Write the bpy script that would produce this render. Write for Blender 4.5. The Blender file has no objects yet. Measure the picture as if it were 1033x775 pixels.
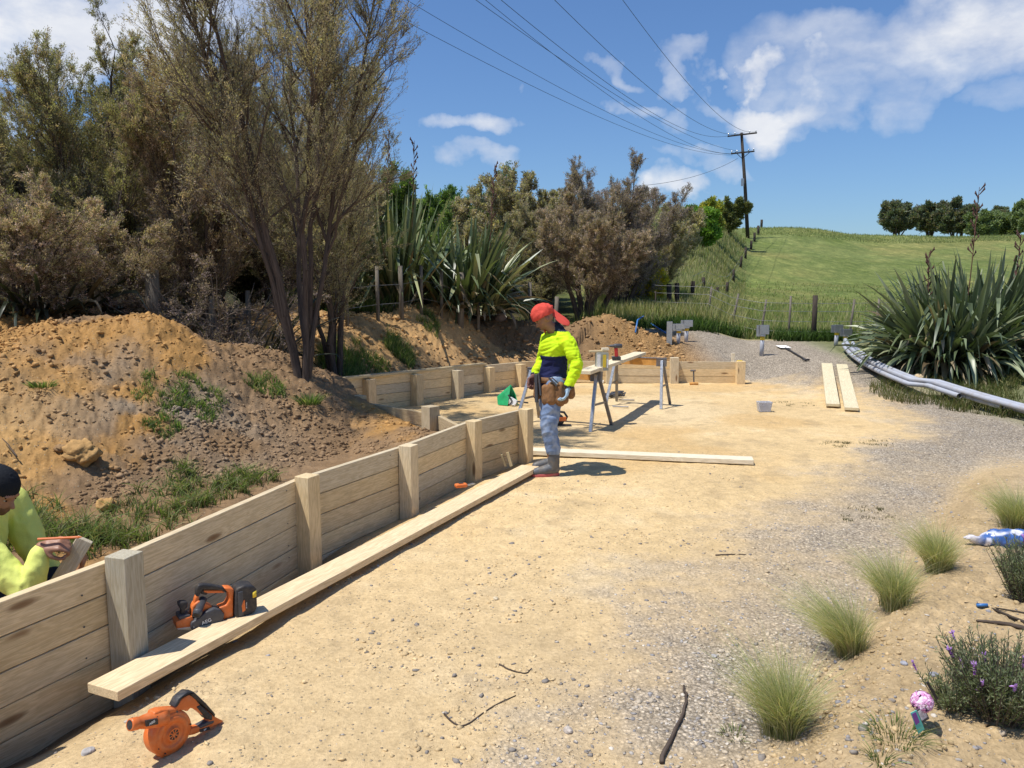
import bpy, bmesh, math, random
import numpy as np
from mathutils import Vector, Matrix, Euler

R = math.radians
sc = bpy.context.scene
COL = sc.collection
rs = np.random.RandomState(7)
random.seed(7)

# ------------------------------------------------------------------ camera
F = 780.0; CX = 516.5; CY = 387.5; HZ = 295.0; CAMH = 1.8
PITCH = math.atan((CY - HZ) / F)
cd = bpy.data.cameras.new("camera"); cam = bpy.data.objects.new("camera", cd); COL.objects.link(cam)
cd.sensor_width = 36; cd.lens = F / 1033 * 36; cd.clip_end = 3000; cd.clip_start = 0.05
cam.location = (0, 0, CAMH); cam.rotation_euler = (R(90) - PITCH, 0, 0)
sc.camera = cam

def ray(px, py):
    dx = (px - CX) / F; dy = (CY - py) / F
    return Vector((dx, math.cos(PITCH) + dy * math.sin(PITCH), -math.sin(PITCH) + dy * math.cos(PITCH)))
def at_z(px, py, z=0.0):
    d = ray(px, py); t = (z - CAMH) / d.z
    return Vector((0, 0, CAMH)) + d * t
def at_y(px, py, Y):
    d = ray(px, py); t = Y / d.y
    return Vector((0, 0, CAMH)) + d * t

# ------------------------------------------------------------------ noise (numpy)
def _h(ix, iy, seed):
    n = (ix.astype(np.int64) * 374761393 + iy.astype(np.int64) * 668265263 + seed * 1442695041) & 0xffffffff
    n = ((n ^ (n >> 13)) * 1274126177) & 0xffffffff
    n = (n ^ (n >> 16)) & 0xffffffff
    return n / 4294967295.0
def vnoise(x, y, seed=0):
    ix = np.floor(x); iy = np.floor(y); fx = x - ix; fy = y - iy
    fx = fx * fx * fx * (fx * (fx * 6 - 15) + 10); fy = fy * fy * fy * (fy * (fy * 6 - 15) + 10)
    a = _h(ix, iy, seed); b = _h(ix + 1, iy, seed); c = _h(ix, iy + 1, seed); d = _h(ix + 1, iy + 1, seed)
    return (a + (b - a) * fx) * (1 - fy) + (c + (d - c) * fx) * fy
def fbm(x, y, f, octv, seed=0, gain=.5):
    s = 0; a = 1; t = 0
    for i in range(octv):
        c, sn = math.cos(.6 * i + .3), math.sin(.6 * i + .3)
        s = s + a * (vnoise((x * c - y * sn) * f + 13.7 * i, (x * sn + y * c) * f + 7.1 * i, seed + i) * 2 - 1)
        t += a; a *= gain; f *= 2.03
    return s / t
def cellbump(x, y, f, seed=0):
    # rounded lumps: distance to jittered lattice points
    X = x * f; Y = y * f; ix = np.floor(X); iy = np.floor(Y); best = np.full(X.shape, 9.0)
    for i in (-1, 0, 1):
        for j in (-1, 0, 1):
            jx = ix + i + _h(ix + i, iy + j, seed); jy = iy + j + _h(ix + i, iy + j, seed + 77)
            r = .55 + .75 * _h(ix + i, iy + j, seed + 5)
            d = ((X - jx) ** 2 + (Y - jy) ** 2) / (r * r)
            best = np.minimum(best, d)
    return np.clip(1 - best * 1.6, 0, 1) ** .6
def sst(x, a, b):
    t = np.clip((x - a) / (b - a), 0, 1); return t * t * (3 - 2 * t)
def smax(a, b, k=.15):
    h = np.clip(.5 + .5 * (a - b) / k, 0, 1); return b + (a - b) * h + k * h * (1 - h)

# ------------------------------------------------------------------ the walls' plan
def tp(px, py, z): p = at_z(px, py, z); return (p.x, p.y)
NW = [tp(-62, 628, .53), tp(111, 563, .55), tp(300, 483.5, .55), tp(403, 450.5, .55), tp(471, 426, .55), tp(524, 413.5, .55)]
FW = [tp(322, 386, .53), tp(368, 380, .53), tp(416, 375.5, .52), tp(457, 371.5, .51), tp(489, 368.5, .49), tp(521, 365.5, .47), (0.55, 15.35)]
BW = [(0.55, 15.35), (1.95, 15.36), (3.22, 15.36), (4.52, 15.3)]
RW = [(NW[4][0] - .05, NW[4][1] + .03), (-.80, 8.20), (-1.75, 9.12)]

def poly_sd(x, y, pts):
    """signed distance to polyline (positive to the LEFT of its direction), and running parameter"""
    best = np.full(np.shape(x), 1e9); sg = np.zeros(np.shape(x)); tt = np.zeros(np.shape(x)); L = 0
    for (x0, y0), (x1, y1) in zip(pts[:-1], pts[1:]):
        dx, dy = x1 - x0, y1 - y0; l = math.hypot(dx, dy)
        t = np.clip(((x - x0) * dx + (y - y0) * dy) / (l * l), 0, 1)
        d = np.hypot(x - x0 - t * dx, y - y0 - t * dy)
        s = np.sign(dx * (y - y0) - dy * (x - x0)); m = d < best
        best = np.where(m, d, best); sg = np.where(m, s, sg); tt = np.where(m, L + t * l, tt); L += l
    return best * sg, tt, L

def ridge(x, y, pts, p=2.0):
    z = np.zeros(np.shape(x)) - 9
    for a, b in zip(pts[:-1], pts[1:]):
        dx, dy = b[0] - a[0], b[1] - a[1]; l2 = dx * dx + dy * dy
        t = np.clip(((x - a[0]) * dx + (y - a[1]) * dy) / l2, 0, 1)
        d = np.hypot(x - a[0] - t * dx, y - a[1] - t * dy)
        h = a[2] + (b[2] - a[2]) * t; w = a[3] + (b[3] - a[3]) * t
        z = np.maximum(z, h * np.exp(-(d / w) ** p))
    return z

MOUND = [(-7.6, 5.2, .95, 1.9), (-5.2, 7.3, 1.27, 1.9), (-4.25, 8.4, 1.50, 1.9), (-3.4, 9.0, 1.17, 1.7), (-2.45, 9.5, .76, 1.2), (-1.96, 9.05, .56, .85), (-1.43, 8.35, .42, .75), (-.85, 7.55, .36, .7)]
RWX = [RW[0], RW[1], RW[2], (-2.78, 11.0)]
NWext = [(-3.2, .2)] + [(a, b) for a, b in NW]
FWext = [(-4.6, 7.9)] + list(FW)

def H(x, y, detail=True):
    x = np.asarray(x, float); y = np.asarray(y, float)
    az = CX + F * x / np.maximum(y, .5)             # azimuth expressed like a picture column
    # ---- far terrain
    zc = np.interp(y, [0, 12, 15.4, 19, 40, 60, 80, 100, 114, 135, 220, 900], [0, 0, .34, .62, 1.35, 2.75, 5.5, 9.0, 11.0, 11.3, 4, -20])
    zr = np.interp(y, [0, 12, 15.4, 19, 40, 60, 80, 100, 114, 135, 220, 900], [0, 0, .34, .62, 1.3, 2.5, 4.9, 8.0, 9.85, 10.2, 6, -20])
    zl = np.interp(y, [0, 12, 16, 19, 25, 40, 60, 80, 90, 120, 220, 900], [0, 0, .45, .9, 1.35, 2.7, 5.6, 9.6, 11.2, 11.5, 5, -20])
    wl = 1 - sst(az, 700, 758); wr = sst(az, 775, 890)
    z = zc * (1 - wl) * (1 - wr) + zr * (1 - wl) * wr + zl * wl
    z = z + wl * sst(x, -2, -9) * sst(y, 8, 14) * .9
    z = z + sst(y, 24, 60) * fbm(x, y, .06, 3, 3) * .5
    # ---- terraced pad: flat inside, cut into the slope
    inside = sst(-x, -8.2, -5.0)
    padm = inside * (1 - sst(x, 4.6, 6.8) * sst(y, 11.5, 15.3)) * np.where(x < 4.56, 1 - sst(y, 15.40, 15.47), 1 - sst(y, 15.3, 17.2))
    z = np.where(y < 60, z * (1 - padm), z)
    # behind the back wall: dirt heaps
    bp = ridge(x, y, [(-.6, 17.2, 1.2, 1.1), (1.2, 17.0, 1.0, .9), (2.1, 17.3, 1.28, .8), (3.0, 17.0, .85, .9), (4.0, 17.0, .55, .8)])
    z = np.where(y > 15.45, smax(z, bp, .12), z)
    # ---- bank behind the far wall
    sF, tF, LF = poly_sd(x, y, FWext)
    crest = 1.45 + .14 * np.sin(tF * 1.7) + .12 * fbm(x, y, .8, 2, 11)
    bank = .22 + (crest - .22) * sst(sF, .45, 2.3)
    bank = np.where(sF > 2.3, np.maximum(bank - (sF - 2.3) * .12, 1.15), bank)
    okb = (sF > .07) & (y < 17.6)
    bankf = np.where(okb, bank * (1 - sst(y, 16.2, 17.6) * .5), -9)
    z = np.where(okb, smax(z, bankf, .08), z)
    # ---- behind the near wall
    sN, tN, LN = poly_sd(x, y, NWext)
    sX, tX, LX = poly_sd(x, y, RWX)
    soil = (sN > .03) & (sX > .04) & (y < 12.5) & (x < .3)
    m = ridge(x, y, MOUND, 2.0)
    fill = np.interp(y, [3, 5.0, 5.9, 7.0, 7.5], [-.12, -.06, .16, .33, .36])
    low = np.where(sN < 3, fill * (1 - sst(sN, .1, 1.9)) + .02, .02)
    mz = smax(m, low, .12)
    z = np.where(soil, np.maximum(mz, np.where(sF > .07, z, -9)), z)
    # trench in front of the near wall
    fr = (sN <= .03) & (y < 8.6)
    tr = -.12 * np.exp(-((sN + .02) / .26) ** 2) * (1 - sst(y, 4.6, 5.6)) - .05 * np.exp(-((sN) / .12) ** 2) * (1 - sst(y, 7.5, 8.5))
    z = z + np.where(fr, tr, 0)
    # ---- garden bed to the right
    e = (x - .72) * .80 - (y - 2.5) * .60
    bed = .13 * sst(e, 0, .35) * (1 - sst(y, 6.5, 8.5)) + .22 * sst(e, .5, 2.8) * (1 - sst(y, 5.5, 9))
    z = z + bed * (x > 0)
    z = z + .05 * (x > 5) * sst(x, 5.5, 9) * (1 - sst(y, 12, 14)) + .40 * sst(x, 7.7, 10.0) * sst(y, 8, 10.5) * (1 - sst(y, 15, 20))
    if detail:
        A = np.clip(sst(mz, .12, .5) * soil, 0, 1) * (y < 13) * (.25 + .75 * sst(-x, 1.2, 2.8))
        B = np.where(okb & (y < 18), sst(sF, .3, .8) * (1 - sst(sF, 3.5, 4.5)), 0)
        Cc = np.where((y > 15.45) & (y < 19), sst(bp, .3, .7), 0)
        rough = np.clip(A + B + Cc, 0, 1)
        z = z + rough * (.10 * fbm(x, y, 1.3, 3, 21) + .06 * (.35 - np.abs(fbm(x, y, 3.1, 3, 22))) + .05 * (.3 - np.abs(fbm(x, y, 8.5, 4, 23, .65))) + .022 * cellbump(x, y, 5.2, 31) + .026 * cellbump(x + .04 * fbm(x, y, 9, 2, 1), y, 10, 33) + .016 * cellbump(x, y, 21, 34) * (y < 11) + .02 * fbm(x, y, 26, 2, 35, .7))
        flat = (1 - rough) * (y < 19)
        pth = np.interp(y, [0, 2, 3, 4, 5.5, 7.5, 10, 12, 13.5], [.1, .2, .5, .9, 1.7, 3.3, 5.6, 6.3, 6.2])
        for off in (.55, 1.9): z = z - flat * .014 * np.exp(-((x - pth - off - .05 * fbm(x, y, 1, 2, 5)) / .15) ** 2) * sst(y, 3, 5) * (1 - sst(y, 11, 13)) * (.5 + fbm(x, y, 3, 2, 81))
        z = z - flat * .010 * cellbump(x * .8, y * 1.1, 2.1, 91) * sst(fbm(x, y, .5, 2, 92), 0, .3) + flat * .005 * (.4 - np.abs(fbm(x, y, 2.4, 4, 93, .6)))
        edgeb = sst(e, -.15, .1) * (1 - sst(y, 6.5, 8.0)) * (x > 0)
        z = z + flat * (.012 * fbm(x, y, .9, 3, 41) + .006 * fbm(x, y, 7, 3, 42) + .004 * cellbump(x, y, 16, 43) * sst(fbm(x, y, .7, 2, 44), -.1, .3))
        z = z + edgeb * (.03 * fbm(x, y, 2.5, 3, 51) + .02 * cellbump(x, y, 11, 52) * sst(fbm(x, y, 1.3, 2, 53), -.2, .3) + .010 * cellbump(x, y, 24, 55))
        low2 = sst(sN, .05, .4) * (1 - A) * (y < 7) * (x < 0)
        z = z + low2 * (.03 * fbm(x, y, 2.5, 3, 61) + .025 * cellbump(x, y, 9, 62))
        near_l = (x < -.6) & (y < 4.2) & (sN < 0)
        z = z + np.where(near_l, .02 * fbm(x, y, 3, 3, 71) * sst(-x, .6, 1.2), 0)
    return z

def Hs(x, y, detail=True): return float(H(np.array([x]), np.array([y]), detail)[0])
def on_ground(px, py, tmax=160):
    d = ray(px, py); t = np.concatenate([np.linspace(1, 25, 2500), np.linspace(25, tmax, 1500)])
    X = d.x * t; Y = d.y * t; Z = CAMH + d.z * t
    below = np.nonzero(Z < H(X, Y))[0]
    k = below[0] if len(below) else len(t) - 1
    return Vector((X[k], Y[k], float(H(X[k:k + 1], Y[k:k + 1])[0])))

# ------------------------------------------------------------------ scene-graph helpers
def tag(o, label=None, cat=None, group=None, kind=None):
    if label: o["label"] = label
    if cat: o["category"] = cat
    if group: o["group"] = group
    if kind: o["kind"] = kind
    return o
def thing(name, label, cat, loc=(0, 0, 0), group=None, rz=0.0):
    o = bpy.data.objects.new(name, None); COL.objects.link(o); o.empty_display_size = .1
    o.location = loc; o.rotation_euler = (0, 0, rz)
    return tag(o, label, cat, group)
def mesh_obj(name, me, mat=None, parent=None, world=True):
    o = bpy.data.objects.new(name, me); COL.objects.link(o)
    if mat is not None and len(me.materials) == 0: me.materials.append(mat)
    if parent is not None:
        o.parent = parent
        if world:
            o.matrix_parent_inverse = mat_of(parent).inverted()
    return o
def mat_of(o):
    m = Matrix.LocRotScale(o.location, o.rotation_euler, o.scale)
    if o.parent is not None: m = mat_of(o.parent) @ o.matrix_parent_inverse @ m
    return m
def copy_tree(o, parent=None):
    c = o.copy(); COL.objects.link(c)
    if parent is not None: c.parent = parent
    for ch in [k for k in COL.objects if k.parent == o]:
        copy_tree(ch, c)
    return c

class MB:
    """collects geometry: verts, faces, per-vertex colour and grain coordinate"""
    def __init__(s): s.v = []; s.f = []; s.c = []; s.g = []; s.n = 0
    def add(s, V, Fc, col=(1, 1, 1), g=None):
        V = np.asarray(V, float); k = len(V)
        s.v.append(V); s.f.extend([tuple(i + s.n for i in f) for f in Fc]); s.n += k
        c = np.asarray(col, float)
        s.c.append(np.tile(c, (k, 1)) if c.ndim == 1 else c)
        s.g.append(np.asarray(g, float) if g is not None else V)
    def box(s, c, d, rot=None, col=(1, 1, 1), taper=1.0):
        x, y, z = d[0] / 2, d[1] / 2, d[2] / 2
        V = np.array([[sx * x * (taper if sz > 0 else 1), sy * y * (taper if sz > 0 else 1), sz * z] for sz in (-1, 1) for sy in (-1, 1) for sx in (-1, 1)])
        g = V + rs.rand(3) * 50
        if rot is not None: V = V @ np.array(rot.to_3x3() if hasattr(rot, 'to_3x3') else rot).T
        V = V + np.array(c)
        s.add(V, [(0, 2, 3, 1), (4, 5, 7, 6), (0, 1, 5, 4), (2, 6, 7, 3), (0, 4, 6, 2), (1, 3, 7, 5)], col, g)
    def board(s, p0, p1, w, t, up=(0, 0, 1), col=(1, 1, 1), nseg=1, bend=0.0):
        """timber from p0 to p1; w across 'up'-perpendicular side, t along up; grain runs along it"""
        p0 = Vector(p0); p1 = Vector(p1); X = (p1 - p0); L = X.length; X.normalize()
        U = Vector(up); U = (U - X * U.dot(X)).normalized(); S = U.cross(X)
        V = []; g = []; off = rs.rand(3) * 60; Fc = []
        for k in range(nseg + 1):
            a = k / nseg; p = p0 + X * (L * a) + U * (bend * 4 * a * (1 - a))
            for (sy, sz) in ((-1, -1), (1, -1), (1, 1), (-1, 1)):
                V.append(p + S * (sy * w / 2) + U * (sz * t / 2)); g.append((L * a + off[0], sy * w / 2 + off[1], sz * t / 2 + off[2]))
        for k in range(nseg):
            b = 4 * k
            for i in range(4): j = (i + 1) % 4; Fc.append((b + i, b + j, b + 4 + j, b + 4 + i))
        Fc.append((3, 2, 1, 0)); b = 4 * nseg; Fc.append((b, b + 1, b + 2, b + 3))
        s.add([tuple(v) for v in V], Fc, col, g)
    def tube(s, pts, rad, sides=6, col=(1, 1, 1), cap=True):
        pts = [Vector(p) for p in pts]; n = len(pts)
        if not hasattr(rad, '__len__'): rad = [rad] * n
        V = []; g = []; ref = Vector((0.13, 0.2, 1)); L = 0; off = rs.rand() * 50
        for i, p in enumerate(pts):
            d = (pts[min(i + 1, n - 1)] - pts[max(i - 1, 0)])
            if d.length < 1e-9: d = Vector((0, 0, 1))
            d.normalize()
            if abs(d.dot(ref.normalized())) > .95: ref = Vector((1, 0.1, 0))
            a = d.cross(ref).normalized(); b = d.cross(a); ref = -b if False else ref
            if i: L += (pts[i] - pts[i - 1]).length
            for k in range(sides):
                t = 2 * math.pi * k / sides
                V.append(p + (a * math.cos(t) + b * math.sin(t)) * rad[i]); g.append((L + off, math.cos(t) * rad[i], math.sin(t) * rad[i]))
        Fc = []
        for i in range(n - 1):
            for k in range(sides):
                j = (k + 1) % sides; Fc.append((i * sides + k, i * sides + j, (i + 1) * sides + j, (i + 1) * sides + k))
        if cap: Fc.append(tuple(range(sides))[::-1]); Fc.append(tuple((n - 1) * sides + k for k in range(sides)))
        s.add([tuple(v) for v in V], Fc, col, g)
    def lathe(s, c, axis, prof, sides=24, col=(1, 1, 1), cap=True):
        """prof: list of (distance along axis, radius)"""
        A = Vector(axis).normalized(); c = Vector(c)
        s_ = A.cross(Vector((0, 0, 1)));
        if s_.length < .01: s_ = Vector((1, 0, 0))
        s_.normalize(); t_ = A.cross(s_); V = []
        for (h, r) in prof:
            for k in range(sides):
                a = 2 * math.pi * k / sides; V.append(c + A * h + (s_ * math.cos(a) + t_ * math.sin(a)) * r)
        Fc = []; n = len(prof)
        for i in range(n - 1):
            for k in range(sides):
                j = (k + 1) % sides; Fc.append((i * sides + k, i * sides + j, (i + 1) * sides + j, (i + 1) * sides + k))
        if cap: Fc.append(tuple(range(sides))[::-1]); Fc.append(tuple((n - 1) * sides + k for k in range(sides)))
        s.add([tuple(v) for v in V], Fc, col)
    def prism(s, poly, O, u, n, t0, t1, col=(1, 1, 1)):
        """poly of (s,z) extruded along n from t0 to t1; O origin, u horizontal in-plane direction"""
        k = len(poly); V = []
        for t in (t0, t1):
            for (a, z) in poly: V.append((O[0] + u[0] * a + n[0] * t, O[1] + u[1] * a + n[1] * t, z))
        Fc = [tuple(range(k)), tuple(range(2 * k - 1, k - 1, -1))] + [(i, i + k, (i + 1) % k + k, (i + 1) % k) for i in range(k)]
        s.add(V, Fc, col)
    def build(s, name, mat=None, parent=None, smooth=False, bevel=0, seg=2, fix=True, local=False):
        me = bpy.data.meshes.new(name)
        V = np.concatenate(s.v); me.from_pydata(V.tolist(), [], s.f)
        C = np.concatenate(s.c); a = me.color_attributes.new("col", 'FLOAT_COLOR', 'POINT')
        a.data.foreach_set("color", np.hstack([C, np.ones((len(C), 1))]).astype(np.float32).ravel())
        G = np.concatenate(s.g); b = me.attributes.new("gc", 'FLOAT_VECTOR', 'POINT'); b.data.foreach_set("vector", G.astype(np.float32).ravel())
        if fix:
            bm = bmesh.new(); bm.from_mesh(me); bmesh.ops.recalc_face_normals(bm, faces=bm.faces); bm.to_mesh(me); bm.free()
        if smooth: me.polygons.foreach_set("use_smooth", [True] * len(me.polygons))
        me.update()
        o = mesh_obj(name, me, mat, parent, not local)
        if bevel:
            m = o.modifiers.new("bevel", 'BEVEL'); m.width = bevel; m.segments = seg; m.limit_method = 'ANGLE'; m.angle_limit = R(40)
            if not smooth: me.polygons.foreach_set("use_smooth", [True] * len(me.polygons)); m.harden_normals = True
        return o

def raw_mesh(name, V, faces4, C, mat, smooth=False):
    """fast mesh from numpy: V (n,3), faces (m,k) , C (n,3)"""
    me = bpy.data.meshes.new(name); n = len(V); m, k = faces4.shape
    me.vertices.add(n); me.vertices.foreach_set("co", V.astype(np.float32).ravel())
    me.loops.add(m * k); me.loops.foreach_set("vertex_index", faces4.astype(np.int32).ravel())
    me.polygons.add(m); me.polygons.foreach_set("loop_start", (np.arange(m) * k).astype(np.int32))
    me.polygons.foreach_set("loop_total", np.full(m, k, np.int32))
    me.update(calc_edges=True)
    if C is not None:
        a = me.color_attributes.new("col", 'FLOAT_COLOR', 'POINT')
        a.data.foreach_set("color", np.hstack([C, np.ones((n, 1))]).astype(np.float32).ravel())
    if smooth: me.polygons.foreach_set("use_smooth", np.ones(m, bool))
    if mat: me.materials.append(mat)
    return me

# ------------------------------------------------------------------ materials
def newmat(name):
    m = bpy.data.materials.new(name); m.use_nodes = True; nt = m.node_tree; nt.nodes.clear()
    out = nt.nodes.new("ShaderNodeOutputMaterial"); return m, nt, out
def N(nt, t, **kw):
    n = nt.nodes.new(t)
    for k, v in kw.items():
        if k.startswith("i_"): n.inputs[k[2:].replace("_", " ")].default_value = v
        else: setattr(n, k, v)
    return n
def L(nt, a, b): nt.links.new(a, b)
def ramp(nt, fac, stops):
    r = nt.nodes.new("ShaderNodeValToRGB"); e = r.color_ramp.elements
    while len(e) > 1: e.remove(e[-1])
    e[0].position = stops[0][0]; e[0].color = tuple(stops[0][1]) + (1,)
    for p, c in stops[1:]: x = e.new(p); x.color = tuple(c) + (1,)
    L(nt, fac, r.inputs[0]); return r.outputs[0]
def mix(nt, a, b, fac, mode='MIX'):
    m = nt.nodes.new("ShaderNodeMix"); m.data_type = 'RGBA'; m.blend_type = mode
    for sock, v in ((m.inputs[6], a), (m.inputs[7], b)):
        if isinstance(v, (tuple, list)): sock.default_value = tuple(v) + ((1,) if len(v) == 3 else ())
        else: L(nt, v, sock)
    if isinstance(fac, (int, float)): m.inputs[0].default_value = fac
    else: L(nt, fac, m.inputs[0])
    return m.outputs[2]
def noise(nt, vec, scale, detail=4, rough=.55):
    n = N(nt, "ShaderNodeTexNoise"); n.inputs["Scale"].default_value = scale; n.inputs["Detail"].default_value = detail; n.inputs["Roughness"].default_value = rough
    if vec is not None: L(nt, vec, n.inputs["Vector"])
    return n.outputs[0]
def math_(nt, op, a, b=0.0):
    m = N(nt, "ShaderNodeMath", operation=op)
    for i, v in enumerate((a, b)):
        if isinstance(v, (int, float)): m.inputs[i].default_value = v
        else: L(nt, v, m.inputs[i])
    return m.outputs[0]
def bump(nt, h, strength, dist, prev=None):
    b = N(nt, "ShaderNodeBump"); b.inputs["Strength"].default_value = strength; b.inputs["Distance"].default_value = dist
    L(nt, h, b.inputs["Height"])
    if prev is not None: L(nt, prev, b.inputs["Normal"])
    return b.outputs[0]

def plain(name, col, rough=.6, metal=0.0, var=.12, scale=40, bumps=.0, spec=.4, attr=False, dirt=None, trans=0.0):
    m, nt, out = newmat(name); p = N(nt, "ShaderNodeBsdfPrincipled"); L(nt, p.outputs[0], out.inputs[0])
    tc = N(nt, "ShaderNodeTexCoord").outputs["Object"]
    n1 = noise(nt, tc, scale, 5); base = col
    if attr: base = N(nt, "ShaderNodeAttribute", attribute_name="col").outputs["Color"]
    d = ramp(nt, n1, [(.25, (1 - var,) * 3), (.75, (1 + var,) * 3)])
    c = mix(nt, base, d, 1.0, 'MULTIPLY')
    if dirt:
        n2 = noise(nt, tc, dirt[1], 6, .65); f = ramp(nt, n2, [(.48, (0, 0, 0)), (.68, (dirt[2],) * 3)]); c = mix(nt, c, dirt[0], f)
    L(nt, c, p.inputs["Base Color"])
    r = ramp(nt, noise(nt, tc, scale * 1.7, 3), [(.3, (max(rough - .1, 0),) * 3), (.7, (min(rough + .12, 1),) * 3)]); L(nt, r, p.inputs["Roughness"])
    p.inputs["Metallic"].default_value = metal; p.inputs["Specular IOR Level"].default_value = spec
    if trans: p.inputs["Transmission Weight"].default_value = trans; p.inputs["IOR"].default_value = 1.2
    if bumps: L(nt, bump(nt, n1, bumps, .01), p.inputs["Normal"])
    return m

def leafmat(name, trans=.35, rough=.55, spec=.25, tint=(1.25, 1.3, .6)):
    m, nt, out = newmat(name)
    a = N(nt, "ShaderNodeAttribute", attribute_name="col").outputs["Color"]
    p = N(nt, "ShaderNodeBsdfPrincipled"); L(nt, a, p.inputs["Base Color"]); p.inputs["Roughness"].default_value = rough; p.inputs["Specular IOR Level"].default_value = spec
    t = N(nt, "ShaderNodeBsdfTranslucent"); L(nt, mix(nt, a, tint, 1.0, 'MULTIPLY'), t.inputs["Color"])
    x = N(nt, "ShaderNodeMixShader"); x.inputs[0].default_value = trans
    L(nt, p.outputs[0], x.inputs[1]); L(nt, t.outputs[0], x.inputs[2]); L(nt, x.outputs[0], out.inputs[0]); return m

def woodmat(name, weather=.35, knots=1.0, stain=.22):
    m, nt, out = newmat(name); p = N(nt, "ShaderNodeBsdfPrincipled"); L(nt, p.outputs[0], out.inputs[0])
    a = N(nt, "ShaderNodeAttribute", attribute_name="gc").outputs["Vector"]; col = N(nt, "ShaderNodeAttribute", attribute_name="col").outputs["Color"]
    mp = N(nt, "ShaderNodeMapping"); mp.inputs["Scale"].default_value = (1.2, 14, 14); L(nt, a, mp.inputs["Vector"])
    wn = noise(nt, mp.outputs[0], 1.6, 4, .6)
    mp2 = N(nt, "ShaderNodeMapping"); mp2.inputs["Scale"].default_value = (3, 90, 90); L(nt, a, mp2.inputs["Vector"])
    fib = noise(nt, mp2.outputs[0], 1.5, 3, .7)
    # knots
    mk = N(nt, "ShaderNodeMapping"); mk.inputs["Scale"].default_value = (1.7, 6.5, 6.5); L(nt, a, mk.inputs["Vector"])
    vo = N(nt, "ShaderNodeTexVoronoi"); vo.inputs["Scale"].default_value = 1.0; L(nt, mk.outputs[0], vo.inputs["Vector"])
    kn = ramp(nt, vo.outputs["Distance"], [(.0, (1, 1, 1)), (.085, (.8, .8, .8)), (.15, (0, 0, 0))])
    rings = math_(nt, 'SINE', math_(nt, 'MULTIPLY', math_(nt, 'ADD', math_(nt, 'MULTIPLY', wn, 9), math_(nt, 'DIVIDE', 1.2, math_(nt, 'ADD', vo.outputs["Distance"], .22))), 5.5))
    ringc = ramp(nt, math_(nt, 'ADD', math_(nt, 'MULTIPLY', rings, .5), .5), [(0, (.84, .80, .72)), (1, (1.07, 1.06, 1.04))])
    c = mix(nt, col, ringc, .8, 'MULTIPLY')
    c = mix(nt, c, ramp(nt, fib, [(.3, (.82, .80, .78)), (.7, (1.12, 1.12, 1.12))]), .7, 'MULTIPLY')
    big = noise(nt, a, 2.3, 5, .65)
    c = mix(nt, c, (.20, .185, .15), ramp(nt, big, [(.45, (0, 0, 0)), (.72, (weather,) * 3)]))
    dr = noise(nt, N(nt, "ShaderNodeTexCoord").outputs["Object"], 7, 6, .7)
    c = mix(nt, c, (.32, .22, .11), ramp(nt, dr, [(.54, (0, 0, 0)), (.72, (stain,) * 3)]))
    c = mix(nt, c, (.20, .11, .05), math_(nt, 'MULTIPLY', kn, knots))
    L(nt, c, p.inputs["Base Color"]); p.inputs["Roughness"].default_value = .75; p.inputs["Specular IOR Level"].default_value = .25
    L(nt, bump(nt, fib, .35, .004, bump(nt, rings, .12, .004)), p.inputs["Normal"])
    return m

def barkmat(name, c0, c1):
    m, nt, out = newmat(name); p = N(nt, "ShaderNodeBsdfPrincipled"); L(nt, p.outputs[0], out.inputs[0])
    a = N(nt, "ShaderNodeAttribute", attribute_name="gc").outputs["Vector"]
    mp = N(nt, "ShaderNodeMapping"); mp.inputs["Scale"].default_value = (4, 60, 60); L(nt, a, mp.inputs["Vector"])
    n = noise(nt, mp.outputs[0], 1.2, 5, .7)
    L(nt, ramp(nt, n, [(.3, c0), (.7, c1)]), p.inputs["Base Color"]); p.inputs["Roughness"].default_value = .9; p.inputs["Specular IOR Level"].default_value = .1
    L(nt, bump(nt, n, .6, .01), p.inputs["Normal"]); return m

M = {}
M['wood'] = woodmat("treated pine", .20)
M['whitewood'] = woodmat("fresh sawn pine", .06, .0, .10)
M['leaf'] = leafmat("small leaves", .42)
M['flax'] = leafmat("flax leaves", .14, .38, .5, (1.1, 1.3, .5))
M['blade'] = leafmat("grass blades", .45, .6, .2)
M['twig'] = barkmat("twig bark", (.09, .072, .058), (.20, .165, .135))
M['bark'] = barkmat("manuka bark", (.04, .030, .024), (.15, .115, .092))
M['barkgrey'] = barkmat("pale bark", (.09, .07, .055), (.24, .20, .165))
M['post'] = barkmat("weathered post", (.10, .085, .065), (.26, .23, .19))
M['darkpost'] = barkmat("dark post", (.03, .025, .02), (.10, .08, .065))
M['galv'] = plain("galvanised steel", (.46, .48, .50), .38, .85, .15, 30, .05)
M['wire'] = plain("fence wire", (.28, .28, .28), .5, .6)
M['pvc'] = plain("grey pvc", (.42, .44, .49), .42, 0, .06, 9, 0, .45, dirt=((.34, .26, .17), 5, .45))
M['orange'] = plain("orange plastic", (.72, .17, .035), .42, 0, .06, 60, .04, .4, dirt=((.50, .36, .2), 30, .3))
M['black'] = plain("black rubber", (.028, .028, .032), .55, 0, .2, 60, .1, .4, dirt=((.22, .17, .11), 25, .28))
M['darkgrey'] = plain("dark grey plastic", (.07, .072, .08), .5, 0, .2, 60, .05)
M['white'] = plain("white print", (.78, .78, .76), .6)
M['yellow'] = plain("yellow sticker", (.75, .55, .05), .5)
M['red'] = plain("red plastic", (.45, .03, .03), .4)
M['blue'] = plain("blue plastic", (.05, .18, .45), .4)
M['steelbeam'] = plain("worn steel", (.20, .20, .21), .45, .6, .2, 20, .1, dirt=((.28, .16, .07), 8, .5))
M['orangewood'] = plain("orange stained timber", (.62, .30, .07), .6, 0, .2, 14, .1, dirt=((.25, .17, .1), 9, .5))
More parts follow.
